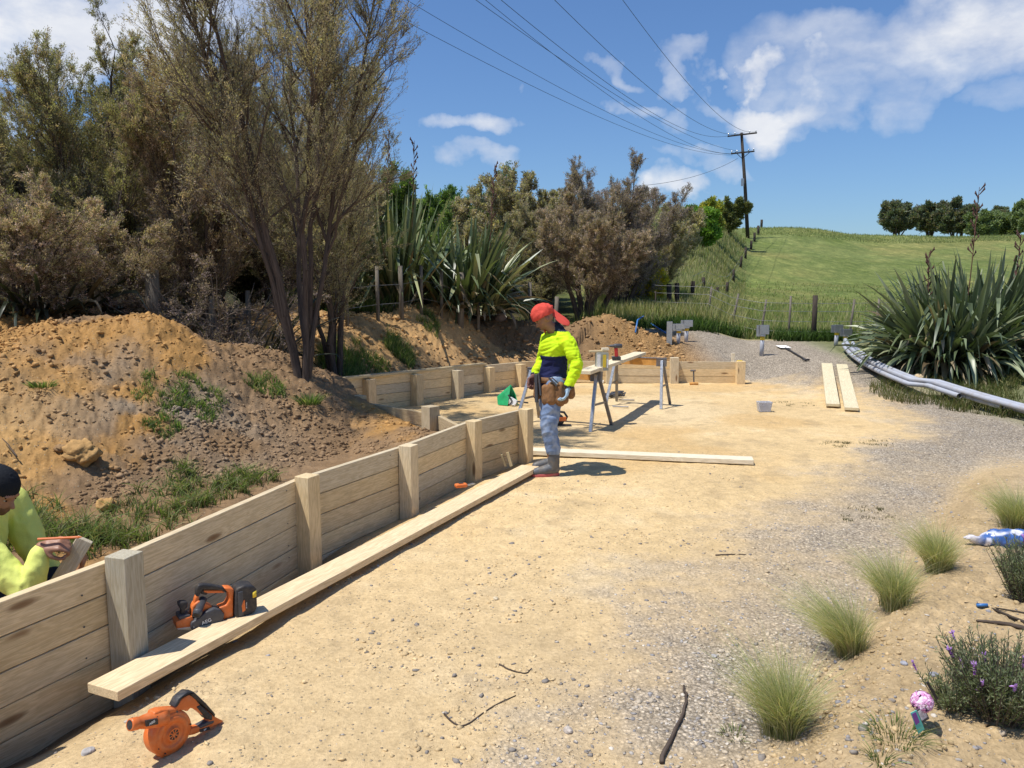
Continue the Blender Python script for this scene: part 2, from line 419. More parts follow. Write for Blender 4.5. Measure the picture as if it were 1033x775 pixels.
# ================================================================== world and sun
SUN_AZ_DIR = Vector((-math.cos(R(24)), -math.sin(R(24)), 0)); SUN_EL = R(66)
sdir = (SUN_AZ_DIR * math.cos(SUN_EL) + Vector((0, 0, math.sin(SUN_EL)))).normalized()
sl = bpy.data.lights.new("sun", 'SUN'); so = bpy.data.objects.new("sun", sl); COL.objects.link(so)
sl.energy = 5.0; sl.angle = R(.55); sl.color = (1, .955, .88)
so.rotation_euler = (-sdir).to_track_quat('-Z', 'Y').to_euler()
w = bpy.data.worlds.new("World"); sc.world = w; w.use_nodes = True; nt = w.node_tree; nt.nodes.clear()
out = nt.nodes.new("ShaderNodeOutputWorld"); bg = nt.nodes.new("ShaderNodeBackground"); L(nt, bg.outputs[0], out.inputs[0])
sky = N(nt, "ShaderNodeTexSky", sky_type='NISHITA'); sky.sun_disc = False; sky.sun_elevation = SUN_EL
sky.sun_rotation = math.atan2(sdir.x, sdir.y); sky.air_density = 1.15; sky.dust_density = .55; sky.ozone_density = 1.6
bg.inputs["Strength"].default_value = .105
tc = N(nt, "ShaderNodeTexCoord").outputs["Generated"]
nrm = N(nt, "ShaderNodeVectorMath", operation='NORMALIZE'); L(nt, tc, nrm.inputs[0]); dirv = nrm.outputs[0]
mp = N(nt, "ShaderNodeMapping"); mp.inputs["Scale"].default_value = (1, 1, 1.9); L(nt, dirv, mp.inputs["Vector"])
n1 = noise(nt, mp.outputs[0], 5.0, 8, .58); n2 = noise(nt, mp.outputs[0], 14, 6, .6)
wob = N(nt, "ShaderNodeMix", data_type='VECTOR')
nv = N(nt, "ShaderNodeTexNoise"); nv.inputs["Scale"].default_value = 9; nv.inputs["Detail"].default_value = 6; L(nt, dirv, nv.inputs["Vector"])
va = N(nt, "ShaderNodeVectorMath", operation='SUBTRACT'); L(nt, nv.outputs["Color"], va.inputs[0]); va.inputs[1].default_value = (.5, .5, .5)
vs = N(nt, "ShaderNodeVectorMath", operation='SCALE'); L(nt, va.outputs[0], vs.inputs[0]); vs.inputs["Scale"].default_value = .22
vd = N(nt, "ShaderNodeVectorMath", operation='ADD'); L(nt, dirv, vd.inputs[0]); L(nt, vs.outputs[0], vd.inputs[1])
def puff(px, py, rx, ry, soft=.6, dens=1.0):
    """a cloud standing in one direction of the sky"""
    c = ray(px, py).normalized(); r = Vector((c.y, -c.x, 0)).normalized(); u = r.cross(c)
    def dot(v, s):
        d = N(nt, "ShaderNodeVectorMath", operation='DOT_PRODUCT'); L(nt, vd.outputs[0], d.inputs[0]); d.inputs[1].default_value = v
        return math_(nt, 'DIVIDE', math_(nt, 'SUBTRACT', d.outputs["Value"], v.dot(c)), s / F)
    a = dot(r, rx); b = dot(u, ry)
    d2 = math_(nt, 'ADD', math_(nt, 'MULTIPLY', a, a), math_(nt, 'MULTIPLY', b, b))
    return math_(nt, 'MULTIPLY', math_(nt, 'MAXIMUM', math_(nt, 'SUBTRACT', 1.0, d2), 0.0), dens)
PUFFS = [(20, 10, 190, 62, 1.35), (150, 5, 110, 55, 1.1), (-60, 150, 120, 80, .8), (60, 200, 110, 60, .5), (820, 55, 70, 36, .42), (880, 80, 85, 32, .55), (950, 50, 100, 40, .72), (1020, 18, 90, 50, 1.0), (783, 104, 52, 27, 1.15), (850, 112, 70, 20, .5), (740, 100, 40, 14, .3),
         (487, 113, 40, 19, .75), (500, 162, 34, 16, .6), (618, 70, 26, 10, .36), (684, 83, 34, 15, .46), (638, 113, 30, 11, .36), (675, 122, 20, 15, .3), (706, 163, 46, 14, .6), (678, 196, 26, 18, .9), (1010, 98, 50, 18, .3)]
tot = None
for (px, py, rx, ry, dn) in PUFFS:
    q = puff(px, py, rx, ry, dens=dn); tot = q if tot is None else math_(nt, 'MAXIMUM', tot, q)
# the rest of the sky, away from the view, has scattered cloud too
dens = math_(nt, 'MULTIPLY', tot, ramp(nt, n1, [(.28, (.25,) * 3), (.62, (1.25,) * 3)]))
dens = math_(nt, 'MULTIPLY', dens, ramp(nt, n2, [(.25, (.6,) * 3), (.7, (1.15,) * 3)]))
cf = ramp(nt, dens, [(.07, (0, 0, 0)), (.34, (.34,) * 3), (.70, (.74,) * 3), (1.0, (.93,) * 3)])
ccol = ramp(nt, n2, [(.3, (6.9, 7.2, 8.0)), (.7, (8.8, 8.9, 9.1))])
skyc = mix(nt, sky.outputs[0], (.66, .88, 1.20), 1.0, 'MULTIPLY')
skyfinal = mix(nt, skyc, ccol, cf); L(nt, skyfinal, bg.inputs["Color"])
sc.view_settings.view_transform = 'Standard'; sc.view_settings.look = 'None'; sc.view_settings.exposure = 0
sc.cycles.max_bounces = 6; sc.cycles.transparent_max_bounces = 6; sc.cycles.diffuse_bounces = 3
sc.cycles.use_denoising = True

# ================================================================== ground
azs = np.concatenate([np.arange(-180, -46, 3.0), np.arange(-46, 46, .095), np.arange(46, 180.1, 3.0)])
rr = [.25]
while rr[-1] < 1.8: rr.append(rr[-1] * 1.06)
while rr[-1] < 24: rr.append(rr[-1] * 1.0052)
while rr[-1] < 140: rr.append(rr[-1] * 1.012)
while rr[-1] < 900: rr.append(rr[-1] * 1.06)
rr = np.array(rr); AA, RR_ = np.meshgrid(np.radians(azs), rr); GX = RR_ * np.sin(AA); GY = RR_ * np.cos(AA)
GZ = H(GX, GY)
def ground_zones(X, Y, Z):
    sN, tN, _ = poly_sd(X, Y, NWext); sF, tF, _ = poly_sd(X, Y, FWext)
    e = (X - .72) * .80 - (Y - 2.5) * .60
    n_a = fbm(X, Y, .55, 4, 101); n_b = fbm(X, Y, 2.2, 4, 102); n_c = fbm(X, Y, .25, 3, 103); n_d = fbm(X, Y, 9, 3, 104)
    c = lambda *v: np.array(v)[None, None, :] if X.ndim == 2 else np.array(v)[None, :]
    ex = lambda m: m[..., None]
    col = c(.70, .515, .27) * (1 + .12 * ex(n_a) + .10 * ex(n_b)); col = col + np.zeros(X.shape + (3,))
    # paler trodden patches and greyish stains
    pale = sst(n_b + n_a * .6, .15, .6) * .55; col = col * (1 - ex(pale)) + c(.72, .57, .34) * ex(pale)
    dust = sst(Y, 8.5, 11) * (1 - sst(np.hypot((X - 1.5) / 2.2, (Y - 11.8) / 2.0), .5, 1.1)); dust = dust * .6
    col = col * (1 - ex(dust)) + c(.72, .58, .36) * ex(dust)
    oc = sst(fbm(X, Y, .8, 3, 105), .05, .5) * .38 * sst(Y, 2.5, 8); col = col * (1 - ex(oc)) + c(.56, .34, .12) * ex(oc)
    dk = sst(fbm(X, Y, 3.5, 4, 131), .22, .55) * .35; col = col * (1 - ex(dk)) + c(.36, .27, .16) * ex(dk)
    # near left: greyer beige
    nb = (1 - sst(Y, 3.5, 6.5)) * .55; col = col * (1 - ex(nb)) + c(.60, .45, .255) * ex(nb)
    # gravel drive
    path = np.interp(Y, [0, 2, 3, 4, 5.5, 7.5, 10, 12, 13.5, 15, 17, 20], [.1, .2, .5, .9, 1.7, 3.3, 5.6, 6.3, 6.2, 5.6, 4.4, 3.0])
    g = sst(X - path + .6 * n_a + .55 * n_b + .30 * n_d, -.85, .6)
    g = g * (1 - sst(Y, 19.0, 19.6))
    g = np.where((Y > 15.5) & (X > 1.0), sst(Z + .15 * n_a, -.2, .1) * (1 - sst(Y, 18.9, 19.4)) * sst(X + n_a * .7, 1.6, 3.0), g)
    far = sst(Y, 6.5, 10)
    weak = (.72 + .35 * n_b) * (1 - far) + far
    g = np.clip(g * np.clip(weak, 0, 1), 0, 1)
    g = g * (1 - sst(e, -.1, .15) * (1 - sst(Y, 7, 9)) * .75)
    gcol = c(.48, .425, .35) * (1 + .16 * ex(n_b))
    col = col * (1 - ex(g)) + gcol * ex(g)
    # garden bed soil
    bed = sst(e, -.12, .2) * (X > 0) * (1 - sst(Y, 6.5, 8.5)); bc = c(.46, .34, .19) * (1 + .2 * ex(n_b) + .12 * ex(n_d)); col = col * (1 - ex(bed) * .8) + bc * ex(bed) * .8
    for off in (.55, 1.9):
        rt = np.exp(-((X - path - off - .15 * n_c) / .16) ** 2) * sst(Y, 3, 5) * (1 - sst(Y, 13, 15)) * .30 * (.6 + .4 * n_b); col = col * (1 - ex(np.clip(rt, 0, 1))) + c(.50, .44, .34) * ex(np.clip(rt, 0, 1))
    # mound and banks
    sR, tR, _ = poly_sd(X, Y, RW)
    sX, _, _ = poly_sd(X, Y, RWX); mo = ((sN > .02) & (sX > .02) & (Y < 12) & (X < .3)).astype(float)
    mcol = c(.42, .235, .082) * (1 + .22 * ex(n_b) + .15 * ex(n_d)); 
    brn = sst(n_a + .6 * n_b + .15 + .6 * sst(X, -4.2, -1.9) + .25 * sst(-Y, -7.2, -5.6) * sst(X, -4.2, -3), .1, .5)
    mcol = mcol * (1 - ex(brn) * .85) + c(.225, .15, .088) * (1 + .25 * ex(n_d)) * ex(brn) * .85
    gryp = np.exp(-(((X + 3.15) / .9) ** 2 + ((Y - 7.1) / .7) ** 2)) * sst(n_b, -.4, .3); mcol = mcol * (1 - ex(gryp) * .8) + c(.36, .30, .225) * ex(gryp) * .6
    smooth_clay = sst(-X, 3.3, 4.3) * (1 - sst(Y, 6.2, 7.3)); mcol = mcol * (1 - ex(smooth_clay) * .7) + c(.52, .33, .14) * ex(smooth_clay) * .7
    near_dk = (1 - sst(sN, .1, 1.3)) * (1 - sst(Y, 5.6, 6.6)) * .6; mcol = mcol * (1 - ex(near_dk)) + c(.17, .12, .075) * ex(near_dk)  # soil darker close behind the near wall
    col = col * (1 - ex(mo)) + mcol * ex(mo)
    fr = (sN <= .02) * np.exp(-(sN / .26) ** 2) * (1 - sst(Y, 4.8, 6.2)) * .85; col = col * (1 - ex(fr)) + c(.13, .085, .05) * ex(fr)  # trench shade beneath the plank goes into this dark soil colour
    bk = ((sF > .05) & (Y < 16.2)).astype(float) * (1 - mo)
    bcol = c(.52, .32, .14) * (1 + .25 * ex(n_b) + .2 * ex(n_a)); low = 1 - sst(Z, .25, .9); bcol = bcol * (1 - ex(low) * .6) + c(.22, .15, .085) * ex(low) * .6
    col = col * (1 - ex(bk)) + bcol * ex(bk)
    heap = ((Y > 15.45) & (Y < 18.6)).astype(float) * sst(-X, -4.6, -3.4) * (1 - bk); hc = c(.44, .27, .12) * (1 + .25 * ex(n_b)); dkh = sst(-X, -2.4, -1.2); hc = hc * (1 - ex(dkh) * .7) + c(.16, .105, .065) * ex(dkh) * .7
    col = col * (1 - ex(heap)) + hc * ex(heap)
    # grass
    fence_y = 19.2 + (X < 4) * 0 + .25 * n_a
    gr = sst(Y, fence_y - .3, fence_y + .3)
    gr = np.maximum(gr, sst(sF, 2.0, 2.8) * (X < 2) * (Y > 11.0)); gr = np.maximum(gr, sst(X, 6.7, 7.5) * sst(Y, 8.5, 9.5) * (.7 + .3 * n_b) * (1 - sst(Y, 19, 20) * 0))
    gr = np.clip(gr, 0, 1); far = sst(Y, 30, 90)
    gc = c(.17, .21, .065) * (1 - ex(far)) + c(.185, .22, .08) * ex(far)
    straw = sst(fbm(X, Y, .12, 4, 120) + .3 * fbm(X, Y * .35, .6, 3, 121), -.15, .5) * .55; gc = gc * (1 - ex(straw)) + c(.27, .25, .10) * ex(straw)
    azp = CX + F * X / np.maximum(Y, .5); lb = (1 - sst(azp, 715, 752)) * sst(Y, 28, 40) * .35; gc = gc * (1 - ex(lb)) + c(.26, .24, .11) * ex(lb)
    gc = gc * (1 + .18 * ex(fbm(X, Y, .35, 4, 122)))
    under = sst(-X, -3.2, -.5) * sst(Y, 11, 13) * (1 - sst(Y, 60, 90)); gc = gc * (1 - ex(under) * .9) + c(.06, .05, .03) * ex(under) * .9  # shade below the trees painted in as dark ground
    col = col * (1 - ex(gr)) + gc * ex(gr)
    return np.clip(col, .01, .9), np.clip(g * (1 - gr) * (1 - mo), 0, 1), gr, np.clip(mo + bk + heap, 0, 1) * (1 - gr)
gcol, gg, ggr, gmo = ground_zones(GX, GY, GZ)
nr, na = GX.shape
idx = np.arange(nr * na).reshape(nr, na)
faces = np.stack([idx[:-1, :-1], idx[:-1, 1:], idx[1:, 1:], idx[1:, :-1]], -1).reshape(-1, 4)
gv = np.stack([GX, GY, GZ], -1).reshape(-1, 3)
def groundmat():
    m, nt, out = newmat("ground"); p = N(nt, "ShaderNodeBsdfPrincipled"); L(nt, p.outputs[0], out.inputs[0])
    col = N(nt, "ShaderNodeAttribute", attribute_name="col").outputs["Color"]; zn = N(nt, "ShaderNodeAttribute", attribute_name="zone").outputs["Color"]
    sp = N(nt, "ShaderNodeSeparateColor"); L(nt, zn, sp.inputs[0]); grav, gras, soil = sp.outputs
    pos = N(nt, "ShaderNodeNewGeometry").outputs["Position"]
    f1 = noise(nt, pos, 45, 6, .7); f2 = noise(nt, pos, 9, 6, .65); f3 = noise(nt, pos, 160, 3, .6)
    c = mix(nt, col, ramp(nt, f1, [(.3, (.72, .70, .68)), (.7, (1.2, 1.2, 1.2))]), .8, 'MULTIPLY')
    c = mix(nt, c, ramp(nt, f2, [(.3, (.80, .79, .77)), (.7, (1.14, 1.14, 1.14))]), .8, 'MULTIPLY')
    # gravel: voronoi stones of two sizes
    def stones(scale, rnd=1.0):
        v = N(nt, "ShaderNodeTexVoronoi"); v.inputs["Scale"].default_value = scale; L(nt, pos, v.inputs["Vector"])
        s = N(nt, "ShaderNodeSeparateColor"); L(nt, v.outputs["Color"], s.inputs[0]); return v.outputs["Distance"], s.outputs[0], s.outputs[1]
    d1, r1, q1 = stones(58); d2, r2, q2 = stones(130)
    st1 = ramp(nt, r1, [(.0, (.58, .56, .54)), (.4, (.88, .87, .85)), (.8, (1.1, 1.09, 1.07)), (1, (1.5, 1.47, 1.42))])
    st2 = ramp(nt, r2, [(.0, (.5, .5, .5)), (1, (1.45, 1.42, 1.38))])
    gcl = mix(nt, mix(nt, c, st1, 1.0, 'MULTIPLY'), st2, .6, 'MULTIPLY')
    gap = ramp(nt, d1, [(.35, (1, 1, 1)), (.62, (.5, .48, .45))]); gcl = mix(nt, gcl, gap, .8, 'MULTIPLY')
    c = mix(nt, c, gcl, grav)
    # scattered chips on bare ground
    chip = math_(nt, 'MULTIPLY', ramp(nt, q1, [(.86, (0, 0, 0)), (.9, (1, 1, 1))]), ramp(nt, d1, [(.25, (1, 1, 1)), (.36, (0, 0, 0))]))
    chipc = mix(nt, (.24, .21, .18), (.62, .52, .36), ramp(nt, r1, [(.4, (0, 0, 0)), (.6, (1, 1, 1))]))
    c = mix(nt, c, chipc, math_(nt, 'MULTIPLY', math_(nt, 'MULTIPLY', chip, .75), math_(nt, 'SUBTRACT', 1.0, gras)))
    # dark crack lines in the clay
    vc = N(nt, "ShaderNodeTexVoronoi", feature='DISTANCE_TO_EDGE'); vc.inputs["Scale"].default_value = 3.2
    dv = N(nt, "ShaderNodeMix", data_type='VECTOR'); wn = N(nt, "ShaderNodeTexNoise"); wn.inputs["Scale"].default_value = 5; wn.inputs["Detail"].default_value = 5; L(nt, pos, wn.inputs["Vector"])
    va = N(nt, "ShaderNodeVectorMath", operation='SCALE'); L(nt, wn.outputs["Color"], va.inputs[0]); va.inputs["Scale"].default_value = .5
    vb = N(nt, "ShaderNodeVectorMath", operation='ADD'); L(nt, pos, vb.inputs[0]); L(nt, va.outputs[0], vb.inputs[1]); L(nt, vb.outputs[0], vc.inputs["Vector"])
    ck = ramp(nt, vc.outputs["Distance"], [(.004, (1, 1, 1)), (.016, (0, 0, 0))]); ckm = ramp(nt, noise(nt, pos, 1.1, 3), [(.56, (0, 0, 0)), (.66, (.6,) * 3)])
    ckf = math_(nt, 'MULTIPLY', math_(nt, 'MULTIPLY', ck, ckm), math_(nt, 'SUBTRACT', 1.0, math_(nt, 'MAXIMUM', gras, grav)))
    c = mix(nt, c, (.20, .14, .08), ckf)
    # grass tone
    mg = N(nt, "ShaderNodeMapping"); mg.inputs["Scale"].default_value = (1, .45, 1); L(nt, pos, mg.inputs["Vector"])
    gn = noise(nt, mg.outputs[0], 6, 8, .75); gn2 = noise(nt, mg.outputs[0], .9, 6, .7)
    gt = mix(nt, ramp(nt, gn, [(.3, (.5, .55, .45)), (.55, (1, 1, 1)), (.75, (1.6, 1.5, 1.3))]), ramp(nt, gn2, [(.3, (.75, .8, .7)), (.7, (1.3, 1.2, 1.15))]), 1.0, 'MULTIPLY')
    gn3 = noise(nt, mg.outputs[0], .16, 7, .72); vor = N(nt, "ShaderNodeTexVoronoi"); vor.inputs["Scale"].default_value = 1.3; L(nt, mg.outputs[0], vor.inputs["Vector"])
    gt = mix(nt, gt, ramp(nt, gn3, [(.32, (.72, .80, .62)), (.5, (1, 1, 1)), (.68, (1.28, 1.18, 1.2))]), 1.0, 'MULTIPLY')
    gt = mix(nt, gt, ramp(nt, vor.outputs["Distance"], [(.1, (1.22, 1.18, 1.12)), (.55, (.80, .84, .78))]), .8, 'MULTIPLY')
    c = mix(nt, c, mix(nt, col, gt, 1.0, 'MULTIPLY'), gras)
    L(nt, c, p.inputs["Base Color"]); p.inputs["Roughness"].default_value = .95; p.inputs["Specular IOR Level"].default_value = .12
    b = bump(nt, f2, .5, .03); b = bump(nt, f1, .75, .012, b); b = bump(nt, f3, .5, .004, b)
    hs = math_(nt, 'MULTIPLY', math_(nt, 'SUBTRACT', 1.0, d1), math_(nt, 'MAXIMUM', grav, math_(nt, 'MULTIPLY', chip, 1.0)))
    b = bump(nt, hs, .9, .012, b)
    b = bump(nt, math_(nt, 'MULTIPLY', gn, gras), .7, .12, b)
    L(nt, b, p.inputs["Normal"]); return m
M['ground'] = groundmat()
me = raw_mesh("ground", gv, faces, gcol.reshape(-1, 3), M['ground'], True)
za = me.color_attributes.new("zone", 'FLOAT_COLOR', 'POINT')
za.data.foreach_set("color", np.stack([gg, ggr, gmo, np.ones_like(gg)], -1).astype(np.float32).ravel())
tag(mesh_obj("ground", me), kind='structure')

# ================================================================== loose stones and clods
def ico(sub):
    bm = bmesh.new(); bmesh.ops.create_icosphere(bm, subdivisions=sub, radius=1); V = np.array([v.co[:] for v in bm.verts]); Fc = np.array([[v.index for v in f.verts] for f in bm.faces]); bm.free(); return V, Fc
ICO1 = ico(1); ICO2 = ico(2)
def scatter_rocks(name, pts, size, cols, base, flat=.6, jag=.3, sink=.3, mat=None, smooth=False):
    V0, F0 = base; n = len(pts); k = len(V0)
    ang = rs.rand(n) * 6.283; ca, sa = np.cos(ang), np.sin(ang)
    V = V0[None] * (1 + jag * (rs.rand(n, k, 1) - .5) * 2)
    V = V * (size[:, None, None] * np.stack([rs.uniform(.7, 1.3, n), rs.uniform(.6, 1.1, n), rs.uniform(flat * .6, flat * 1.3, n)], -1)[:, None, :])
    tilt = rs.uniform(-.5, .5, n)[:, None]; y = V[..., 1] * np.cos(tilt) - V[..., 2] * np.sin(tilt); z = V[..., 1] * np.sin(tilt) + V[..., 2] * np.cos(tilt)
    x = V[..., 0]; X = x * ca[:, None] - y * sa[:, None]; Y = x * sa[:, None] + y * ca[:, None]
    W = np.stack([X, Y, z], -1) + pts[:, None, :]; W[..., 2] += (size * flat * (1 - sink * 2) * .5)[:, None]
    Fa = (F0[None] + (np.arange(n) * k)[:, None, None]).reshape(-1, 3)
    C = np.repeat(cols, k, 0) * (.93 + .14 * rs.rand(n * k, 1))
    return mesh_obj(name, raw_mesh(name, W.reshape(-1, 3), Fa, C, mat, smooth))
M['stone'] = plain("stone", (1, 1, 1), .9, 0, .18, 60, .5, .15, attr=True)
def pick(n, xr, yr, fn):
    out = []; tot_ = 0
    while tot_ < n:
        # picks denser near the camera, uniform in 1/y
        y = 1 / rs.uniform(1 / yr[1], 1 / yr[0], n * 3); x = rs.uniform(xr[0], xr[1], n * 3)
        k = rs.rand(n * 3) < fn(x, y); out.append(np.stack([x[k], y[k]], -1)); tot_ += k.sum()
    p = np.concatenate(out)[:n]; return np.column_stack([p, H(p[:, 0], p[:, 1])])
def fr_mound(x, y):
    sN = poly_sd(x, y, NWext)[0]; sF = poly_sd(x, y, FWext)[0]
    m = ridge(x, y, MOUND); a = (m > .2) & (sN > .2) & (poly_sd(x, y, RWX)[0] > .15)
    smooth = (x < -3.3) & (y < 6.6)
    return a * np.where(smooth, .12, .35 + .6 * (vnoise(x * 1.4, y * 1.4, 9) > .45))
p = pick(15000, (-7, -.4), (4.8, 10.5), fr_mound); sz = .005 + .026 * rs.rand(len(p)) ** 3.2
gc_, _, _, _ = ground_zones(p[:, 0], p[:, 1], p[:, 2])
cc = gc_ * rs.uniform(.9, 1.3, (len(p), 1))
tag(scatter_rocks("soil_clods", p, sz, cc, ICO1, .7, .42, .42, M['stone']), "crumbly yellow brown clods of clay lying over the soil mound", "soil clods", kind='stuff')
def fr_bank(x, y):
    sF = poly_sd(x, y, FWext)[0]; return ((sF > .3) & (sF < 3) & (y < 16.5)) * .6 + ((y > 15.6) & (y < 18) & (x < 3.6) & (x > -1)) * .8
p = pick(3000, (-5, 4.5), (11, 18), fr_bank); sz = .015 + .05 * rs.rand(len(p)) ** 3; gc_, _, _, _ = ground_zones(p[:, 0], p[:, 1], p[:, 2])
tag(scatter_rocks("bank_clods", p, sz, gc_ * rs.uniform(.75, 1.3, (len(p), 1)), ICO1, .75, .42, .25, M['stone']), "brown earth clods on the dug bank behind the far timber wall", "soil clods", kind='stuff')
def fr_grav(x, y):
    sN = poly_sd(x, y, NWext)[0]; z = H(x, y, False); _, g, gr, mo = ground_zones(x, y, z); return np.clip(g * .9 + .015, 0, 1) * (gr < .3) * (sN < -.25) * (mo < .3)
p = pick(11000, (-3, 9), (2.3, 15), fr_grav); sz = .0035 + .010 * rs.rand(len(p)) ** 3
greys = np.array([[.42, .38, .33], [.28, .26, .25], [.56, .50, .42], [.48, .39, .28], [.36, .34, .33]])[rs.randint(0, 5, len(p))] * rs.uniform(.8, 1.2, (len(p), 1))
tag(scatter_rocks("gravel_stones", p, sz, greys, ICO1, .45, .35, .3, M['stone']), "small grey stone chips strewn across the gravel drive", "gravel", kind='stuff')
def fr_pad(x, y):
    sN = poly_sd(x, y, NWext)[0]; return (sN < -.3) * (x < 2.2) * (.12 + .88 * (vnoise(x * 1.8, y * 1.8, 19) > .60))
p = pick(5200, (-2.2, 3), (2.3, 9), fr_pad); sz = .003 + .014 * rs.rand(len(p)) ** 3.5
gc_, _, _, _ = ground_zones(p[:, 0], p[:, 1], p[:, 2]); cc = np.where(rs.rand(len(p), 1) < .25, np.array([[.26, .23, .20]]), gc_ * rs.uniform(.8, 1.15, (len(p), 1)))
tag(scatter_rocks("clay_crumbs", p, sz, cc, ICO1, .55, .45, .35, M['stone']), "clay crumbs and chips scattered over the bare sandy pad", "clay crumbs", kind='stuff')
def fr_bed(x, y):
    e = (x - .72) * .80 - (y - 2.5) * .60; return (e > -.05) * (.15 + .85 * (vnoise(x * 2.5, y * 2.5, 29) > .5))
p = pick(2600, (.6, 6), (2.2, 6.5), fr_bed); sz = .003 + .013 * rs.rand(len(p)) ** 3
cc = np.where(rs.rand(len(p), 1) < .2, np.array([[.28, .27, .28]]), np.array([[.50, .37, .20]]) * rs.uniform(.75, 1.2, (len(p), 1)))
tag(scatter_rocks("bed_crumbs", p, sz, cc, ICO1, .7, .3, .25, M['stone']), "soil crumbs over the planted bank beside the drive", "soil crumbs", kind='stuff')

def single_rock(name, label, cat, loc, s, col, jag=.12, flat=.7, group=None, seed=1, mat='stone'):
    V, Fc = ico(4); r = np.random.RandomState(seed); d = r.rand(3) * 20
    n = fbm(V[:, 0] + V[:, 2] * .7 + d[0], V[:, 1] + V[:, 2] * .9 + d[1], 1.3, 6, seed, .68); q = V * (1 + jag * 2 * n)[:, None]
    q = q * np.array([s, s * .8, s * flat]); a = r.rand() * 6; q = np.stack([q[:, 0] * math.cos(a) - q[:, 1] * math.sin(a), q[:, 0] * math.sin(a) + q[:, 1] * math.cos(a), q[:, 2]], -1)
    C = np.tile(np.array(col), (len(V), 1)) * (1 + .5 * n[:, None])
    o = mesh_obj(name, raw_mesh(name, q, Fc, C, M[mat], True)); o.location = (loc[0], loc[1], loc[2] + s * flat * .35); tag(o, label, cat, group); return o
p = on_ground(83, 462); single_rock("clay_lump", "biggest rounded lump of yellow clay on the smooth left slope of the mound", "clay lump", p, .125, (.40, .24, .095), .34, .75, "clay lumps on the mound", 3)
p = on_ground(40 + 68, 514); single_rock("clay_lump", "orange clay lump above the grass near the crouching worker", "clay lump", p, .085, (.42, .25, .095), .34, .7, "clay lumps on the mound", 4)
p = on_ground(62, 455); single_rock("clay_lump", "darker flat clay lump just left of the biggest lump", "clay lump", p, .06, (.27, .17, .085), .3, .5, "clay lumps on the mound", 5)
p = on_ground(505, 322); single_rock("stone", "purplish round stone high on the far earth bank", "stone", p, .13, (.19, .15, .14), .1, .8, None, 6)
p = on_ground(90 + 0, 760); single_rock("stone", "flat grey stone on the sand left of the orange blower", "stone", on_ground(89, 760), .026, (.42, .39, .36), .1, .5, "flat stones in the foreground", 7)
for i, (px, py, s, c, lab) in enumerate([(573, 739, .024, (.46, .40, .34), "pale flat stone on bare sand right of the curved crack"), (942, 682, .022, (.27, .27, .30), "blue grey flat stone above the pink flower head"),
        (500, 695 - 90, .02, (.6, .5, .34), "small pale chip in the middle of the sandy pad"), (912, 671, .018, (.33, .33, .36), "small grey flake in the garden bed between grasses and lavender"),
        (720, 663, .018, (.4, .38, .36), "small grey stone at the edge of the gravel below the drive"), (1012 - 40, 700, .02, (.28, .27, .28), "dark flat stone under the lavender's left side")]):
    single_rock("stone", lab, "stone", on_ground(px, py), s, c, .12, .5, "flat stones in the foreground", 20 + i)
# ================================================================== timber walls
WC = [(.79, .62, .37), (.84, .65, .38), (.74, .59, .37), (.87, .68, .40), (.80, .66, .44), (.68, .58, .41)]
def wall(name, label, pts, tops, nb, bh, side=1, post_h=.02, skip_posts=(), post_side=1, pdx=.075, posts_w=.14, thick=.045, colf=None, post_sel=None, below=0):
    """boards between successive posts; posts stand on the side given by post_side (+1 right of direction)"""
    t = thing(name, label, "retaining wall", (pts[0][0], pts[0][1], 0))
    for i in range(len(pts) - 1):
        (x0, y0), (x1, y1) = pts[i], pts[i + 1]; mb = MB(); d = Vector((x1 - x0, y1 - y0, 0)).normalized(); n = Vector((d.y, -d.x, 0))
        z0, z1 = tops[i], tops[i + 1]
        for b in range(nb):
            c = np.array(random.choice(WC)) * random.uniform(.82, 1.04)
            if colf: c = c * np.array(colf)
            za0 = z0 - bh * (b + .5); za1 = z1 - bh * (b + .5); e = random.uniform(-.003, .003)
            p0 = Vector((x0, y0, za0)) + n * e; p1 = Vector((x1, y1, za1)) + n * e
            mb.board(p0 + d * .0015, p1 - d * .0015, thick, bh - .004, col=c)
        bp__ = mb.build("board_panel", M['wood'], t, bevel=.004)
        if name.startswith("timber") and y0 < 9 and pts is NW:
            nb_ = MB(); Ln_ = math.hypot(x1 - x0, y1 - y0)
            for b in range(4):
                for f_ in (.10 / Ln_, .13 / Ln_, 1 - .17 / Ln_):
                    q_ = Vector((x0 + (x1 - x0) * f_, y0 + (y1 - y0) * f_, z0 + (z1 - z0) * f_ - bh * (b + .5) + random.choice((-.035, .035)))); nb_.lathe(q_ + n * (thick / 2 + .002), n, [(0, .0045), (.0018, .0045)], 8)
            nb_.build("nail_heads", M['darkgrey'], bp__)
    for i, (x, y) in enumerate(pts):
        if i in skip_posts: continue
        j = min(i, len(pts) - 2); d = Vector((pts[j + 1][0] - pts[j][0], pts[j + 1][1] - pts[j][1], 0)).normalized(); n = Vector((d.y, -d.x, 0)) * post_side
        ph = post_h[i] if isinstance(post_h, (list, tuple)) else post_h
        mb = MB(); c = np.array(random.choice(WC)) * random.uniform(.9, 1.02)
        if colf: c = c * np.array(colf)
        if post_sel and i in post_sel: c = np.array(post_sel[i])
        base = Vector((x, y, 0)) + n * (thick / 2 + posts_w / 2 + .002) + d * random.uniform(-.005, .005)
        mb.board(base + Vector((0, 0, -.35)), base + Vector((0, 0, tops[i] + ph)), posts_w, posts_w, up=d, col=c)
        mb.build("post", M['wood'], t, bevel=.005)
    return t
wall("timber_retaining_wall", "nearest pine retaining wall running from the left edge to the standing worker", NW, [.53, .545, .555, .55, .555, .55], 5, .15, posts_w=.118, post_h=[.03, .035, .03, .02, .02, .02], post_sel={1: (.47, .43, .33)})
